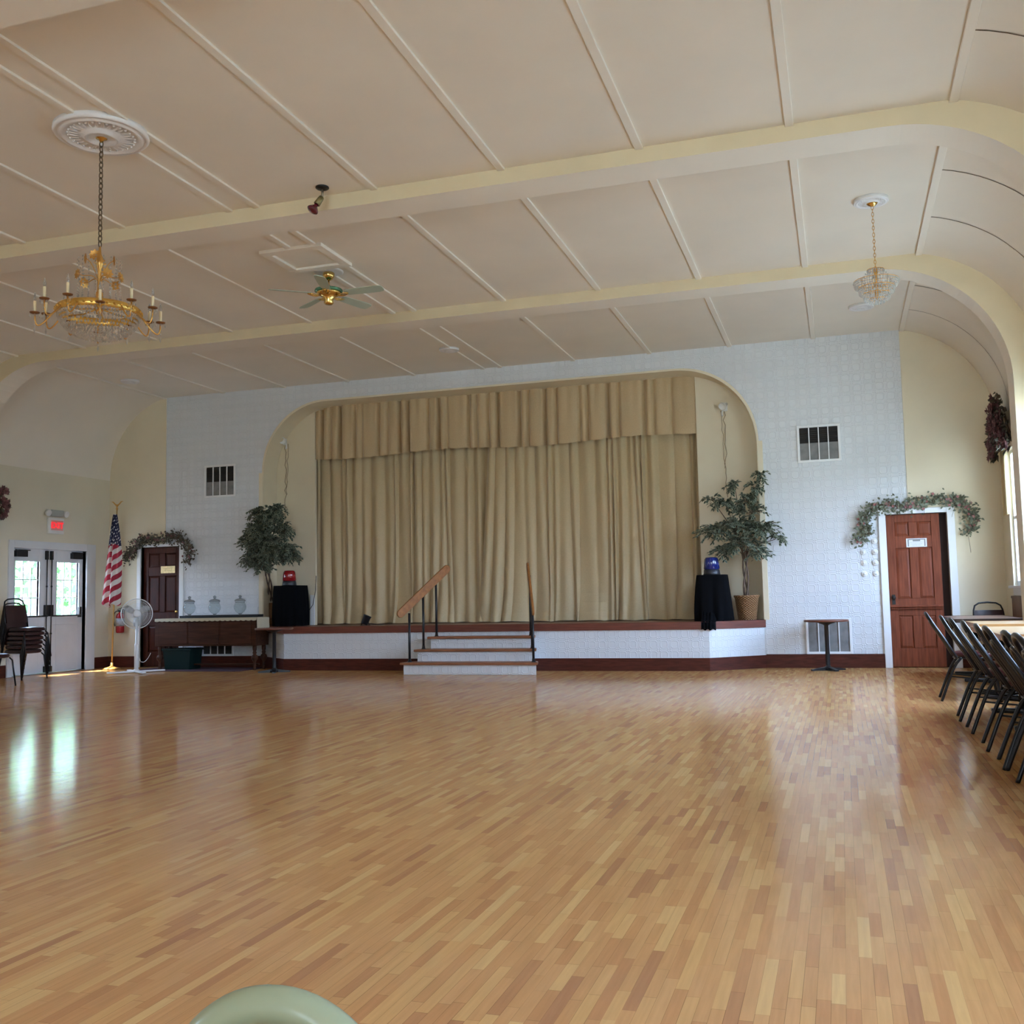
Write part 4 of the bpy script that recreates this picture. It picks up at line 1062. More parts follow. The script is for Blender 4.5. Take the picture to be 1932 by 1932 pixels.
def beacon(lab, x, y, z, col, nm):
    t = thing('warning_beacon', lab, 'beacon', (x, y, z))
    MB().lathe([(0, 0), (.118, 0), (.120, .012), (.114, .07), (.108, .078), (0, .08)], n=32).build('base', mat('dark_beacon_base', (.022,.022,.03), .35), t)
    MB().lathe([(.104, .078), (.112, .085), (.094, .235), (.088, .25), (.07, .256), (0, .257)], n=36).build('dome', mat(nm, col, .08, coat=.6, spec=.7), t)
    m = MB()
    for i in range(18):
        a = 2*pi*i/18; m.tube([(cos(a)*.1125, sin(a)*.1125, .09), (cos(a)*.0955, sin(a)*.0955, .232)], .004, 4)
    m.build('lens_rib', MATS[nm], t)
    MB().lathe([(.121, .0), (.124, .004), (.124, .012), (.121, .016)], n=32).build('base_ring', M_BLACKMET, t)
beacon('red warning beacon standing on the left black-draped stand', -8.98, 15.58, STZ+.686, (.30,.006,.012), 'red_lens')
beacon('blue warning beacon standing on the right black-draped stand', -1.80, 15.25, STZ+.673, (.008,.018,.16), 'blue_lens')
# small floor spotlight
t = thing('stage_floor_light', 'small black floor spotlight standing on the stage edge before the curtains', 'spotlight', (-7.40, 15.25, STZ))
ax = Vector((.30, .25, .9)).normalized()
MB().lathe([(0, 0), (.045, 0), (.055, .01), (.062, .13), (.068, .135), (.068, .15), (.058, .15), (.05, .12), (0, .11)], (-.02, 0, .02), 20, axis=ax).build('can', M_BLACKMET, t)
m = MB(); m.tube([(-.07, 0, .005), (-.065, 0, .06), (-.01, 0, .08)], .006, 6); m.tube([(.07, 0, .005), (.055, 0, .06), (-.01, 0, .08)], .006, 6); m.box(-.085, .085, -.02, .02, 0, .006); m.build('yoke', M_BLACKMET, t)
m = MB(); m.tube(bez((0, .05, .03), (.05, .15, .006), (.12, .2, .006), (.2, .28, .006), 10), .004, 6); m.build('cord', M_BLACKMET, t)
# white clamp lights at the shoulders of the arch with dangling cords
def clamp(lab, x, z, sg, seed):
    rnd = random.Random(seed); t = thing('clamp_light', lab, 'spotlight', (x, 15.995, z))
    ax = Vector((.35*sg, -.75, -.4)).normalized()
    MB().lathe([(.018, -.05), (.03, -.04), (.034, 0), (.055, .05), (.062, .085), (.055, .085), (.03, .03), (0, .02)], (0, -.07, .03), 20, axis=ax).build('lamp_shade', M_WHITEPL, t)
    m = MB(); m.box(-.035, .035, -.02, 0, -.06, .07); m.tube([(0, -.01, .0), (0, -.05, .03), (0, -.07, .03)], .010, 8); m.tube([(.03*sg, -.015, -.02), (.05*sg, -.04, -.09), (.045*sg, -.03, -.14)], .016, 8); m.build('bracket', M_WHITEPL, t)
    pts = [Vector((.02*sg, -.012, -.05))]
    for i in range(1, 19): pts.append(Vector((.02*sg+rnd.uniform(-.022, .022), -.012-rnd.uniform(0, .012), -.05-1.35*i/18)))
    MB().tube(pts, .0045, 5).build('cord', mat('tan_cord', (.25,.17,.10), .7), t)
    pts = [Vector((.07*sg, -.012, -.05))]
    for i in range(1, 13): pts.append(Vector((.07*sg-.03*sg*i/12+rnd.uniform(-.016, .016), -.012-rnd.uniform(0, .01), -.05-.9*i/12)))
    MB().tube(pts, .0035, 5).build('cord', MATS['tan_cord'], t)
clamp('white clamp light with dangling cords above the dense tree at the left of the arch', -9.30, 3.95, 1, 1)
clamp('white clamp light with dangling cords above the loose tree at the right of the arch', -1.59, 3.97, -1, 2)
t = MB().tube([(-8.66, 15.93, 1.55), (-8.67, 15.93, 1.30), (-8.72, 15.92, 1.05), (-8.80, 15.90, .93), (-8.86, 15.80, .86)], .006, 6)
tag(t.build('cable', M_BLACKMET), 'black cable hanging between the left draped stand and the curtain edge', 'cable')

# ------------------------------------------------------------------ sideboard group
M_SIDEB = mat('dark_mahogany_sideboard', (.055,.020,.010), .45, spec=.2, noise=.35, nscale=5, stretch=(.6,6,6))
sx0, sx1, sy0, sy1 = -11.16, -9.20, 14.88, 15.28
t = thing('sideboard', 'long dark wooden sideboard with turned legs along the stage wall', 'sideboard', ((sx0+sx1)/2, (sy0+sy1)/2, 0))
cx, cy = (sx0+sx1)/2, (sy0+sy1)/2; w, d = (sx1-sx0)/2, (sy1-sy0)/2
MB().box(-w, w, -d, d, .40, .835).build('body', M_SIDEB, t, bevel=.006)
MB().box(-w-.03, w+.03, -d-.025, d+.02, .835, .862).build('top', M_SIDEB, t, bevel=.008)
for i in range(3):
    a = -w+.06+i*(2*w-.12)/3; b = a+(2*w-.12)/3-.02
    f = MB(); f.box(a+.01, b-.01, -d-.012, -d, .43, .80); f.build('drawer_front', M_SIDEB, t, bevel=.005)
for i in (-1, 1):
    for j in (-1, 1):
        m = MB(); m.lathe([(.0, 0), (.022, 0), (.03, .02), (.018, .05), (.028, .07), (.02, .10), (.024, .14), (.05, .18), (.056, .21), (.046, .24), (.024, .26), (.036, .28), (.026, .31), (.034, .33), (.034, .40)], (i*(w-.06), j*(d-.06), 0), 20)
        m.build('leg', M_SIDEB, t)
MB().box(-w+.06, w-.06, -.02, .02, .075, .10).build('stretcher', M_SIDEB, t)
M_LACE = mat('cream_lace_runner', (.52,.46,.33), .8, bump=.5, bscale=80)
m = MB(); zt = .866; N = 80
top0 = [(sx0+.02+(sx1+.035-sx0-.02)*i/N, sy0-.032, zt) for i in range(N+1)]; top1 = [(p[0], sy1-.05, zt) for p in top0]
low0 = [(p[0], sy0-.040-.004*sin(i*.9), zt-.042-.012*abs(sin(i*pi/4))) for i, p in enumerate(top0)]
m.strip(top0, top1); m.strip(low0, top0)
e0 = [(sx1+.036, sy0-.03+(sy1-sy0-.02)*i/20, zt) for i in range(21)]; e1 = [(sx1+.040+.004*sin(i), p[1], zt-.17-.02*abs(sin(i*pi/4))) for i, p in enumerate(e0)]
m.strip(e1, e0)
tag(m.build('table_runner', M_LACE), 'cream lace runner with a scalloped edge laid over the dark sideboard', 'table runner')
t = thing('serving_board', 'narrow black board carrying the glass jars at the back of the sideboard', 'board', (-10.05, 15.17, .867))
MB().box(-.76, .76, -.10, .09, 0, .012).box(-.76, .76, .05, .09, .012, .045).build('board', M_BLACKMET, t, bevel=.004)
m = MB(); m.box(-.76, .76, -.10, -.085, .012, .04); m.build('rail', M_BLACKMET, t)
M_JAR = glass_pane('clear_jar_glass', (.93,.95,.95,1))
M_JARRIM = mat('thick_jar_glass', (.55,.57,.57), .08, trans=.6, ior=1.3)
for i, (x, s) in enumerate(((-10.66, 'left of the three, next to the dark door'), (-10.16, 'in the middle of the three'), (-9.665, 'right of the three, nearest the tree planter'))):
    t = thing('glass_jar', 'lidded glass drinks jar on the sideboard, ' + s, 'jar', (x, 15.14, .8795), group='lidded glass jars on the sideboard')
    MB().lathe([(0, .0), (.055, 0), (.058, .008), (.03, .02), (.02, .035), (.03, .05), (.04, .055)], n=24).build('foot', M_JARRIM, t)
    MB().lathe([(.035, .055), (.075, .08), (.10, .13), (.105, .17), (.088, .215), (.075, .235), (.082, .25), (.088, .262), (.084, .262), (.070, .236), (.083, .212), (.100, .17), (.095, .13), (.07, .085), (.03, .062), (0, .06)], n=32).build('bowl', M_JAR, t)
    l = MB().lathe([(.090, .262), (.092, .27), (.075, .29), (.045, .30), (.02, .305), (.016, .315), (.026, .33), (.026, .345), (.012, .36), (0, .362)], n=28).build('lid', M_JARRIM, t)
    m = MB(); m.lathe([(.078, .234), (.084, .238), (.078, .242)], n=28); m.lathe([(.088, .258), (.094, .264), (.09, .27)], n=28); m.build('rim', M_JARRIM, t)
t = thing('storage_bin', 'dark green plastic bin on the floor under the sideboard', 'bin', (-10.76, 15.10, 0))
m = MB(); m.add([(-.24,-.16,0),(.24,-.16,0),(.24,.16,0),(-.24,.16,0),(-.27,-.18,.36),(.27,-.18,.36),(.27,.18,.36),(-.27,.18,.36),(-.25,-.16,.36),(.25,-.16,.36),(.25,.16,.36),(-.25,.16,.36),(-.225,-.145,.02),(.225,-.145,.02),(.225,.145,.02),(-.225,.145,.02)],
  [(3,2,1,0),(0,1,5,4),(1,2,6,5),(2,3,7,6),(3,0,4,7),(4,5,9,8),(5,6,10,9),(6,7,11,10),(7,4,8,11),(8,9,13,12),(9,10,14,13),(10,11,15,14),(11,8,12,15),(12,13,14,15)])
M_BIN = mat('dark_green_plastic', (.004,.016,.014), .5, spec=.25)
m.build('tub', M_BIN, t); MB().box(-.285, .285, -.195, -.178, .325, .36).box(-.285, .285, .178, .195, .325, .36).box(-.285, -.268, -.178, .178, .325, .36).box(.268, .285, -.178, .178, .325, .36).build('rim', M_BIN, t, bevel=.004)
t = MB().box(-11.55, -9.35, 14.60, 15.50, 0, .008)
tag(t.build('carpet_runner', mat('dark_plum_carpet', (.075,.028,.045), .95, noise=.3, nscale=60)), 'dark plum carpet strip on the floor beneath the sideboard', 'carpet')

# ------------------------------------------------------------------ round pedestal tables
M_TABTOP = mat('red_brown_laminate', (.16,.055,.035), .3)
def bistro(lab, x, y):
    t = thing('pedestal_table', lab, 'table', (x, y, 0))
    MB().lathe([(0, .672), (.29, .672), (.302, .68), (.302, .696), (.295, .702), (0, .702)], n=48).build('tabletop', M_TABTOP, t)
    MB().lathe([(.035, .02), (.030, .06), (.030, .62), (.05, .635), (.11, .655), (.13, .672)], n=24).build('column', M_BLACKMET, t)
    m = MB(); m.lathe([(.07, 0), (.07, .035), (.04, .05), (.03, .07)], n=20)
    for k in range(4):
        a = pi/2*k+.5; d = Vector((cos(a), sin(a), 0)); s = Vector((-sin(a), cos(a), 0))
        m.add([d*.03+s*.035+Vector((0,0,.05)), d*.03-s*.035+Vector((0,0,.05)), d*.25-s*.026+Vector((0,0,.018)), d*.25+s*.026+Vector((0,0,.018)), d*.03+s*.035, d*.03-s*.035, d*.25-s*.026, d*.25+s*.026],
              [(0,1,2,3),(7,6,5,4),(0,3,7,4),(1,5,6,2),(3,2,6,7),(0,4,5,1)])
    m.build('base', M_BLACKMET, t)
bistro('small round red-brown pedestal table in front of the right wall vent', -.225, 15.08)
bistro('small round pedestal table between the sideboard and the stage corner', -8.62, 14.48)

# ------------------------------------------------------------------ pedestal fan, flag, extinguisher
t = thing('pedestal_fan', 'white pedestal fan standing in front of the dark brown door', 'fan', (-11.08, 14.30, 0))
M_FANW = mat('white_fan_enamel', (.80,.81,.82), .35)
FA = Vector((.62, -.78, .04)).normalized(); FC = Vector((0, 0, .965)); e1 = FA.cross(Vector((0,0,1))).normalized(); e2 = e1.cross(FA)
m = MB()
for a in (.92, .92+pi/2):
    dv = Vector((cos(a), sin(a), 0)); s = Vector((-sin(a), cos(a), 0)); m.obox((0, 0, .022), dv*.46, s*.032, (0, 0, .011))
m.lathe([(.05, .03), (.05, .045), (.036, .06)], n=20)
m.build('cross_base', M_FANW, t, bevel=.003)
MB().lathe([(.034, .05), (.034, .46), (.030, .47), (.022, .475), (.022, .86)], n=20).build('pole', M_FANW, t)
m = MB(); m.tube([FC-Vector((0,0,.13))-FA*.06, FC-FA*.06], [.03, .035], 12); m.lathe([(0, -.20), (.06, -.19), (.075, -.15), (.07, -.05), (.03, -.02), (.012, .04), (0, .04)], FC, 24, axis=FA); m.build('motor_housing', M_FANW, t)
def ring(m, r, off, rr):
    m.tube([FC+FA*off+(e1*cos(2*pi*i/64)+e2*sin(2*pi*i/64))*r for i in range(64)], rr, 5, closed=True)
m = MB(); RG = .243
for off in (.0,): ring(m, RG, off, .008)
for sgn in (1, -1):
    for k in range(72):
        a = 2*pi*k/72; dv = e1*cos(a)+e2*sin(a)
        m.tube([FC+FA*(.075*sgn)+dv*.05, FC+FA*(.072*sgn)+dv*.16, FC+FA*(.05*sgn)+dv*.22, FC+dv*RG], .0016, 3, cap=False)
    for r, o in ((.10, .0755), (.16, .072), (.21, .056)): ring(m, r, o*sgn, .0016)
m.build('cage', mat('fan_cage_wire', (.78,.80,.80), .4), t)
MB().lathe([(0, .07), (.058, .07), (.062, .078), (.055, .09), (.02, .096), (0, .097)], FC, 28, axis=FA).build('hub_badge', M_FANW, t)
for k in range(3):
    a = 2*pi*k/3+.35; m = MB(); top = []; bot = []
    for r, s0, s1 in ((.035, -.02, .03), (.09, -.035, .075), (.16, -.03, .11), (.205, .0, .10), (.222, .035, .075)):
        for q, lst in ((s0, top), (s1, bot)):
            b = a+q/max(r, .07)*.8; lst.append(FC+(e1*cos(b)+e2*sin(b))*r+FA*(.012-q*.35))
    m.strip(top, bot, True); o = m.build('fan_blade', mat('smoky_fan_blade', (.42,.42,.42), .3), t)
    sm = o.modifiers.new('thick', 'SOLIDIFY'); sm.thickness = .003
pts = bez((.03, .02, .30), (.05, .0, .15), (.16, .0, .10), (.24, .05, .32), 12)
MB().tube(pts, .005, 6).build('cord', M_FANW, t)

t = thing('flag_pole', 'brass flagpole with an eagle finial and a draped national flag in the corner', 'flag', (-12.10, 15.0, 0))
PT = Vector((.04, .0, 2.78))
MB().tube([(-.045, .02, .06), PT], [.014, .011], 12).build('pole', mat('gold_painted_pole', (.55,.34,.11), .35, .3), t)
MB().lathe([(.0, .0), (.15, 0), (.155, .012), (.12, .03), (.06, .045), (.03, .06), (.022, .12), (0, .12)], (-.045, .02, 0), 28).build('stand', M_GOLD, t)
m = MB(); m.lathe([(.008, 0), (.018, .01), (.02, .025), (.010, .04), (.014, .06), (.012, .085), (.006, .10), (0, .105)], PT, 12)
for sg in (1, -1):
    A = [PT+Vector((0, 0, .05)), PT+Vector((sg*.04, 0, .085)), PT+Vector((sg*.09, 0, .135)), PT+Vector((sg*.125, 0, .15))]
    B = [PT+Vector((0, 0, .085)), PT+Vector((sg*.035, 0, .11)), PT+Vector((sg*.08, 0, .15)), PT+Vector((sg*.125, 0, .153))]
    m.strip(A, B); m.strip([p+Vector((0,.008,0)) for p in B], [p+Vector((0,.008,0)) for p in A])
m.build('eagle_finial', M_GOLD, t)
FM = flag_material()
m = MB(); NU, NV = 64, 60; rows = []; uvs = []; can = []
zt_, zb_ = 2.70, 1.10
for j in range(NV+1):
    s = j/NV; r = []
    z = zt_-(zt_-zb_)*s
    wl = .022+.165*s**.75; wr = .04+.115*min(1, s*2.2)**.8
    xc = .035-.05*s
    for i in range(NU+1):
        q = i/NU*2-1
        x = xc+(q*wl if q < 0 else q*wr)
        dep = .055*(.35+.65*s)
        y = -.03-dep*sin(q*4.6+.8*s)-.02*sin(q*9+2*s)-.02
        zz = z+.05*s*q*(1 if q > 0 else -.3)+(.035*sin(q*5+1) if j == NV else .035*s**4*sin(q*5+1))
        r.append((x, y, zz)); ph = ((2.16-zz)+1.15*(x-xc)+.02*sin(q*6))/.185
        uvs.append((x*6+.3, ph if zz < 2.4 else ph)); can.append(1.0 if zz > 2.20+.55*(x-xc)-.14*(q > .15)*(q) else 0.0)
    rows.append(r)
n1 = NU+1
m.add([p for r in rows for p in r], [(j*n1+i+n1, j*n1+i+n1+1, j*n1+i+1, j*n1+i) for j in range(NV) for i in range(NU)], True)
fo = m.build('flag_cloth', FM, t)
me = fo.data; ul = me.uv_layers.new(name='flag')
at_ = me.attributes.new('canton', 'FLOAT', 'POINT')
for kk, v in enumerate(can): at_.data[kk].value = v
for lp in me.loops: ul.data[lp.index].uv = uvs[lp.vertex_index]

t = thing('fire_extinguisher', 'red fire extinguisher hung on the cream wall behind the pedestal fan', 'fire extinguisher', (-12.36, D-.085, .62))
MB().lathe([(0, 0), (.06, 0), (.07, .012), (.072, .03), (.072, .29), (.06, .33), (.03, .355), (.022, .37), (0, .37)], n=28).build('cylinder', mat('red_enamel', (.36,.012,.016), .25), t)
MB().lathe([(.0735, .12), (.0735, .26)], n=28).build('label', mat('extinguisher_label', (.36,.36,.38), .5, noise=.3, nscale=30), t)
m = MB(); m.box(-.016, .016, -.02, .02, .365, .40); m.obox((.02, -.02, .41), (.055, 0, .012), (0, .012, 0), (0, 0, .005)); m.obox((.02, -.02, .435), (.06, 0, .02), (0, .012, 0), (0, 0, .005)); m.build('valve_handle', M_BLACKMET, t)
m = MB(); m.tube(bez((-.01, -.02, .385), (-.14, -.04, .42), (-.13, -.03, .2), (-.085, -.03, .12), 14), .010, 8); m.build('hose', M_BLACKMET, t)
MB().box(-.025, .025, .068, .0845, .18, .42).build('bracket', M_DARKMET, t)

# ------------------------------------------------------------------ dining tables along the right wall
M_LIGHTTOP = mat('light_maple_laminate', (.50,.31,.155), .28, noise=.12, nscale=3, stretch=(1,.2,1)); M_EDGE = mat('orange_oak_edge', (.46,.22,.07), .35, noise=.15, nscale=5)
M_DARKTOP = mat('dark_walnut_laminate', (.17,.085,.06), .28, noise=.2, nscale=4); M_DARKEDGE = mat('dark_walnut_edge', (.05,.024,.015), .4)
def dining(lab, x0, x1, y0, y1, tm, em):
    cx, cy = (x0+x1)/2, (y0+y1)/2; w, d = (x1-x0)/2, (y1-y0)/2
    t = thing('dining_table', lab, 'table', (cx, cy, 0), 0, 'dining tables along the right wall')
    MB().box(-w, w, -d, d, .715, .742).build('tabletop', tm, t, bevel=.004)
    m = MB(); m.box(-w-.012, -w, -d-.012, d+.012, .70, .744); m.box(w, w+.012, -d-.012, d+.012, .70, .744); m.box(-w, w, -d-.012, -d, .70, .744); m.box(-w, w, d, d+.012, .70, .744); m.build('edge_band', em, t, bevel=.003)
    for j in (-1, 1):
        yy = j*(d-.28); m = MB(); m.tube([(0, yy, .04), (0, yy, .69)], .032, 14); m.obox((0, yy, .70), (w*.6, 0, 0), (0, .05, 0), (0, 0, .014)); m.build('column', M_BLACKMET, t)
        m = MB(); m.obox((0, yy, .022), (w*.75, 0, 0), (0, .035, 0), (0, 0, .02)); m.obox((0, yy, .022), (0, .2, 0), (.035, 0, 0), (0, 0, .02)); m.build('foot', M_BLACKMET, t, bevel=.01)
dining('dark-topped dining table, the farthest of the row beside the reddish door', 1.24, 1.96, 12.95, 14.62, M_DARKTOP, M_DARKEDGE)
dining('light wood dining table next to the dark-topped one', 1.26, 1.84, 10.95, 12.02, M_LIGHTTOP, M_EDGE)
dining('light wood dining table in the middle of the row of black chairs', 1.12, 1.80, 8.42, 10.25, M_LIGHTTOP, M_EDGE)
dining('light wood dining table at the near end of the row, cut by the picture edge', 1.12, 1.80, 6.20, 8.05, M_LIGHTTOP, M_EDGE)

# ------------------------------------------------------------------ black hoop-back chairs (facing +x)
M_BURG = mat('burgundy_vinyl', (.055,.008,.013), .38); M_CHBLK = mat('glossy_black_tube', (.006,.005,.006), .28, spec=.42)
def hoop_chair(lab):
    t = thing('hoop_back_chair', lab, 'chair', (0, 0, 0), 0, 'black hoop-back chairs along the tables')
    MB().lathe([(0, .425), (.19, .425), (.212, .435), (.215, .455), (.20, .47), (.12, .478), (0, .48)], (.34, 0, 0), 32).build('seat', M_BURG, t)
    m = MB(); m.tube([(.34+.20*cos(2*pi*i/28), .20*sin(2*pi*i/28), .418) for i in range(28)], .010, 6, closed=True); m.build('seat_frame', M_CHBLK, t)
    hp = [(.16,-.185,.42), (.10,-.195,.52), (.03,-.195,.64), (-.035,-.185,.74), (-.075,-.155,.81), (-.095,-.09,.848), (-.10,0,.86)]
    hp = hp+[(x, -y, z) for x, y, z in reversed(hp[:-1])]
    def smooth(P, n=2):
        P = [Vector(p) for p in P]
        for _ in range(n):
            Q = [P[0]]
            for a, b in zip(P, P[1:]): Q += [a.lerp(b, .25), a.lerp(b, .75)]
            P = Q+[P[-1]]
        return P
    MB().tube(smooth(hp), .0145, 8).build('back_hoop', M_CHBLK, t)
    h2 = [(.13,-.12,.44), (.06,-.125,.57), (-.01,-.12,.68), (-.055,-.09,.755), (-.07,0,.785)]
    h2 = h2+[(x, -y, z) for x, y, z in reversed(h2[:-1])]
    MB().tube(smooth(h2), .010, 8).build('inner_hoop', M_CHBLK, t)
    for y in (-.045, .045): MB().tube(smooth([(.14, y, .43), (.05, y, .58), (-.02, y, .69), (-.062, y, .775)], 1), .007, 6).build('back_bar', M_CHBLK, t)
    for s in (-1, 1):
        MB().tube(smooth([(.20, .17*s, .42), (.13, .185*s, .34), (.0, .21*s, 0)]), .0135, 8).build('leg', M_CHBLK, t)
        MB().tube(smooth([(.45, .15*s, .42), (.49, .17*s, .3), (.535, .19*s, 0)]), .0135, 8).build('leg', M_CHBLK, t)
    m = MB(); m.tube([(.09+.0, -.19, .24), (.505, -.178, .20)], .007, 6); m.build('side_stretcher', M_CHBLK, t)
    m = MB(); m.tube([(.09+.0, .19, .24), (.505, .178, .20)], .007, 6); m.build('side_stretcher', M_CHBLK, t)
    return t
c0 = hoop_chair('')
spots = [(11.13, 'first black hoop-back chair of the row, nearest the reddish brown door'), (9.47, 'second black hoop-back chair of the row counting from the reddish door'),
         (8.70, 'third black hoop-back chair of the row counting from the reddish door'), (7.80, 'fourth black hoop-back chair of the row counting from the reddish door'),
         (7.05, 'fifth black hoop-back chair of the row counting from the reddish door'), (6.62, 'sixth black hoop-back chair of the row counting from the reddish door'), (5.86, 'black hoop-back chair at the picture edge, second from the near end'),
         (5.50, 'nearest black hoop-back chair of the row, cut by the picture edge')]
rr_ = random.Random(4)
for i, (y, lab) in enumerate(spots):
    o = c0 if i == 0 else copy_tree(c0)
    o['label'] = lab; o.location = (.89, y, 0); o.rotation_euler = (0, 0, 0 if i in (6, 7) else rr_.uniform(-.07, .07))

# ------------------------------------------------------------------ stacking chairs with a handle hoop in the back (facing +x)
M_BROWNV = mat('dark_brown_vinyl', (.035,.013,.012), .30)
def stack_chair(lab, group=None):
    t = thing('stacking_chair', lab, 'chair', (0, 0, 0), 0, group)
    m = MB(); rows = []
    for (s, z) in ((.80, .395), (1, .405), (1.02, .43), (.97, .452), (.8, .462)):
        r = []
        for i in range(40):
            a = 2*pi*i/40; e = 4; k = (abs(cos(a))**e+abs(sin(a))**e)**(-1/e); r.append((.0+cos(a)*k*.215*s, sin(a)*k*.215*s, z))
        rows.append(r)
    for a, b in zip(rows, rows[1:]): m.add(a+b, [(i, (i+1) % 40, 40+(i+1) % 40, 40+i) for i in range(40)], True)
    m.add(rows[-1], [tuple(range(40))], True); m.add(rows[0], [tuple(reversed(range(40)))])
    m.build('seat', M_BROWNV, t)
    bp = [(-.215, -.20, .40), (-.245, -.205, .60), (-.285, -.185, .80), (-.30, -.165, .86), (-.308, -.11, .895), (-.31, 0, .905)]
    bp = bp+[(x, -y, z) for x, y, z in reversed(bp[:-1])]
    MB().tube(bp, .0115, 8).build('back_frame', M_CHBLK, t)
    m = MB(); A = [(-.238, .53), (-.255, .62), (-.272, .72), (-.288, .80)]
    f0 = [[(x+.020+.012*(1-(y/.19)**2), y, z) for y in [-.185+.37*i/10 for i in range(11)]] for x, z in A]
    f1 = [[(x-.016, p[1], z) for p in r] for (x, z), r in zip(A, f0)]
    for a, b in zip(f0, f0[1:]): m.strip(a, b, True)
    for a, b in zip(f1, f1[1:]): m.strip(b, a, True)
    m.strip(f1[0], f0[0]); m.strip(f0[-1], f1[-1]); m.strip([r[0] for r in f1], [r[0] for r in f0]); m.strip([r[-1] for r in f0], [r[-1] for r in f1])
    m.build('backrest', M_BROWNV, t)
    for s in (-1, 1):
        MB().tube([(.17, .19*s, .40), (.20, .215*s, .36), (.255, .235*s, 0)], .0115, 8).build('leg', M_CHBLK, t)
        MB().tube([(-.215, .20*s, .40), (-.23, .215*s, .30), (-.29, .235*s, 0)], .0115, 8).build('leg', M_CHBLK, t)
    return t
s0 = stack_chair('brown stacking chair, top of the stack beside the double doors', 'stacked brown chairs by the double doors')
N = 6; RZ = -.12
ords = ['second from the top', 'third from the top', 'fourth from the top', 'second from the bottom', 'bottom one']
for k in range(N):
    o = s0 if k == 0 else copy_tree(s0)
    lv = N-1-k
    o.location = (-12.13+.013*lv, 12.96-.0*lv, .068*lv); o.rotation_euler = (0, 0, RZ)
    if k: o['label'] = 'brown stacking chair in the stack by the double doors, ' + ords[k-1]
o = copy_tree(s0); o.location = (-11.50, 11.66, 0); o.rotation_euler = (0, 0, -.2); del o['group']
o['label'] = 'single brown chair in front of the chair stack, cut by the left picture edge'
o = copy_tree(s0); o.location = (1.915, 14.93, 0); o.rotation_euler = (0, 0, -pi/2+.15); del o['group']
o['label'] = 'dark handle-back chair at the far end of the dark-topped table'

# ------------------------------------------------------------------ the green hoop chair just in front of the camera
M_SAGE = mat('sage_green_enamel', (.29,.31,.19), .32, coat=.3)
t = thing('green_chair', 'sage green hoop-back chair just below the viewer, only its rounded top showing', 'chair', (-.609, 1.03, 0))
hp = []
for i in range(33):
    a = pi*i/32; hp.append(Vector((-.129*cos(a), .0, .515+.129*sin(a))))
hp = [Vector((-.185, -.04, .42)), Vector((-.15, -.015, .48))]+hp+[Vector((.15, -.015, .48)), Vector((.185, -.04, .42))]
MB().tube(hp, .0205, 16).build('back_hoop', M_SAGE, t)
MB().tube([(0, -.03, .43), (0, .0, .630)], .011, 10).build('back_splat', mat('dark_sage_enamel', (.10,.11,.07), .4), t)
MB().lathe([(0, .40), (.19, .40), (.215, .41), (.215, .428), (.20, .436), (0, .43)], (0, -.19, 0), 36).build('seat', M_SAGE, t)
for sx in (-1, 1):
    for sy in (-1, 1):
        MB().tube([(.14*sx, -.19+.14*sy, .41), (.19*sx, -.19+.19*sy, 0)], .016, 10).build('leg', M_SAGE, t)

# ------------------------------------------------------------------ outdoors, seen through the glass of the exit doors
m = MB(); m.box(-60, XL-.3, 2, 60, -.2, -.04)
struct(m.build('ground', mat('pale_concrete_paving', (.62,.60,.56), .9, noise=.1, nscale=.6)))
m = MB(); rnd = random.Random(9)
M_HEDGE = mat('sunlit_tree_foliage', (.15,.34,.11), .7, noise=.4, nscale=1.5)
for i in range(5200):
    y = rnd.uniform(14, 44); hgt = rnd.uniform(.55, 7.0); x = -26+rnd.uniform(-2.2, 1.5)-.12*(y-20)
    m.leaf((x, y, hgt), (rnd.uniform(-1,1), rnd.uniform(-1,1), rnd.uniform(-1,.4)), (1, rnd.uniform(-.7,.7), rnd.uniform(-.2,1)), rnd.uniform(.3,.6), rnd.uniform(.25,.5))
o = m.build('hedge_foliage', M_HEDGE); tag(o, 'leafy green trees outside beyond the glazed double doors', 'trees', kind='stuff')

# ------------------------------------------------------------------ light
W = bpy.data.worlds.new('sky'); SC.world = W; W.use_nodes = True
bg = W.node_tree.nodes['Background']; bg.inputs[1].default_value = WSTR
wt_ = W.node_tree; wc = nd(wt_, 'ShaderNodeTexCoord'); ws = nd(wt_, 'ShaderNodeSeparateXYZ'); wt_.links.new(wc.outputs['Generated'], ws.inputs[0])
def sky_ramp(lo, hz, up):
    r = nd(wt_, 'ShaderNodeValToRGB'); e = r.color_ramp.elements
    e[0].position = 0; e[0].color = (*lo, 1); e[1].position = 1; e[1].color = (*up, 1)
    for p, c in ((.485, lo), (.515, hz), (.62, up)):
        k = e.new(p); k.color = (*c, 1)
    wt_.links.new(mth(wt_, 'MULTIPLY_ADD', ws.outputs[2], .5, .5), r.inputs[0]); return r.outputs[0]
side = sky_ramp((.26,.37,.45), (.92,1.15,1.50), (.90,1.32,2.0))          # blue above, dim below, tuned to the light wanted from the side windows
front = sky_ramp((.80,1.04,1.16), (.50,.62,.74), (.20,.24,.30))            # bright below, dim above; added to light the stage wall through the front opening
fm = nd(wt_, 'ShaderNodeMapRange', interpolation_type='SMOOTHSTEP'); fm.inputs['From Min'].default_value = -.95; fm.inputs['From Max'].default_value = -.74
fm.inputs['To Min'].default_value = 1; fm.inputs['To Max'].default_value = 0; wt_.links.new(ws.outputs[1], fm.inputs['Value'])
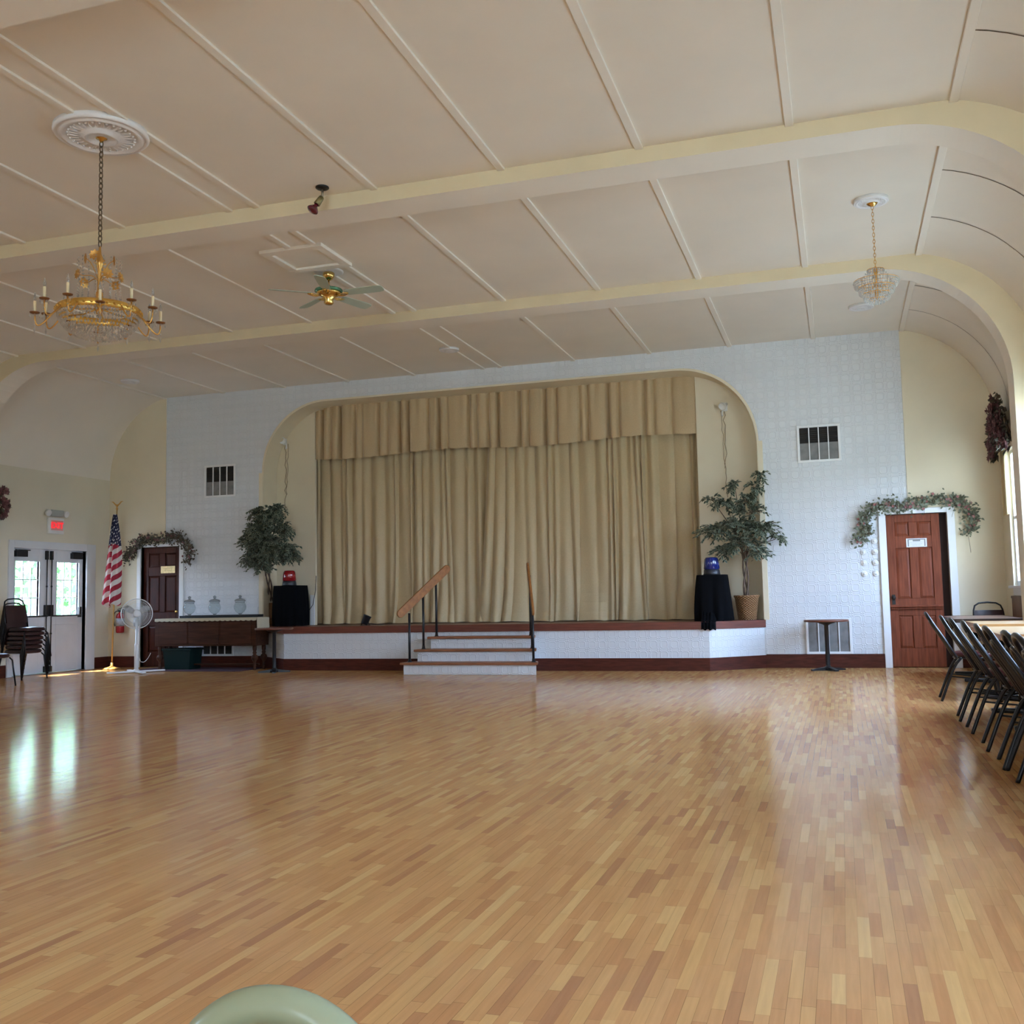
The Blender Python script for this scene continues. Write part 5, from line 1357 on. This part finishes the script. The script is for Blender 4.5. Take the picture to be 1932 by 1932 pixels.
wx = nd(wt_, 'ShaderNodeMix', data_type='RGBA'); wt_.links.new(fm.outputs[0], wx.inputs[0]); wt_.links.new(side, wx.inputs[6]); wt_.links.new(front, wx.inputs[7]); wt_.links.new(wx.outputs[2], bg.inputs[0])
def portal(loc, rot, sx, sy):
    l = bpy.data.lights.new('daylight_portal', 'AREA'); l.shape = 'RECTANGLE'; l.size = sx; l.size_y = sy; l.cycles.is_portal = True
    o = bpy.data.objects.new('daylight_portal', l); COL.objects.link(o); o.location = loc; o.rotation_euler = rot
for a, b in RW: portal((XR+.12, (a+b)/2, (WZ0+WT(a))/2), (0, pi/2, 0), WT(a)-WZ0, b-a)
for a, b in LW: portal((XL-.12, (a+b)/2, (WZ0+WZ1)/2), (0, -pi/2, 0), WZ1-WZ0, b-a)
for a, b in FW: portal(((a+b)/2, YF-.19, 2.15), (pi/2, 0, pi), b-a, 2.5)
portal((XL-.14, 14.13, 1.41), (0, -pi/2, 0), .95, 1.5)
sun = bpy.data.lights.new('sun', 'SUN'); sun.energy = 40; sun.angle = .02; sun.color = (1, .95, .86)
so = bpy.data.objects.new('sun', sun); COL.objects.link(so)
so.rotation_euler = Vector((.42, .10, -1)).to_track_quat('-Z', 'Y').to_euler()

# ------------------------------------------------------------------ camera
YAW, PIT, ROL = .3083, .0844, .0206
fw = Vector((-sin(YAW)*cos(PIT), cos(YAW)*cos(PIT), sin(PIT))); rt = Vector((cos(YAW), sin(YAW), 0)); dn = fw.cross(rt)
r2 = rt*cos(ROL)+dn*sin(ROL); d2_ = dn*cos(ROL)-rt*sin(ROL)
cam = bpy.data.cameras.new('camera'); co = bpy.data.objects.new('camera', cam); COL.objects.link(co)
R3 = Matrix((r2, -d2_, -fw)).transposed()
co.matrix_world = Matrix.Translation((0, 0, 1.0825)) @ R3.to_4x4()
cam.sensor_width = 36; cam.lens = 36*1935.9/1932; cam.clip_start = .05; cam.clip_end = 200
SC.camera = co
vs = SC.view_settings; vs.view_transform = 'Standard'; vs.look = 'None'; vs.exposure = 0; vs.gamma = 1; vs.use_curve_mapping = False
cy = SC.cycles; cy.max_bounces = 9; cy.diffuse_bounces = 5; cy.glossy_bounces = 3; cy.transmission_bounces = 4; cy.transparent_max_bounces = 32
cy.caustics_reflective = False; cy.caustics_refractive = False; cy.use_denoising = True; cy.use_adaptive_sampling = True; cy.adaptive_threshold = .16; cy.adaptive_min_samples = 20; cy.sample_clamp_indirect = 5; cy.use_light_tree = False
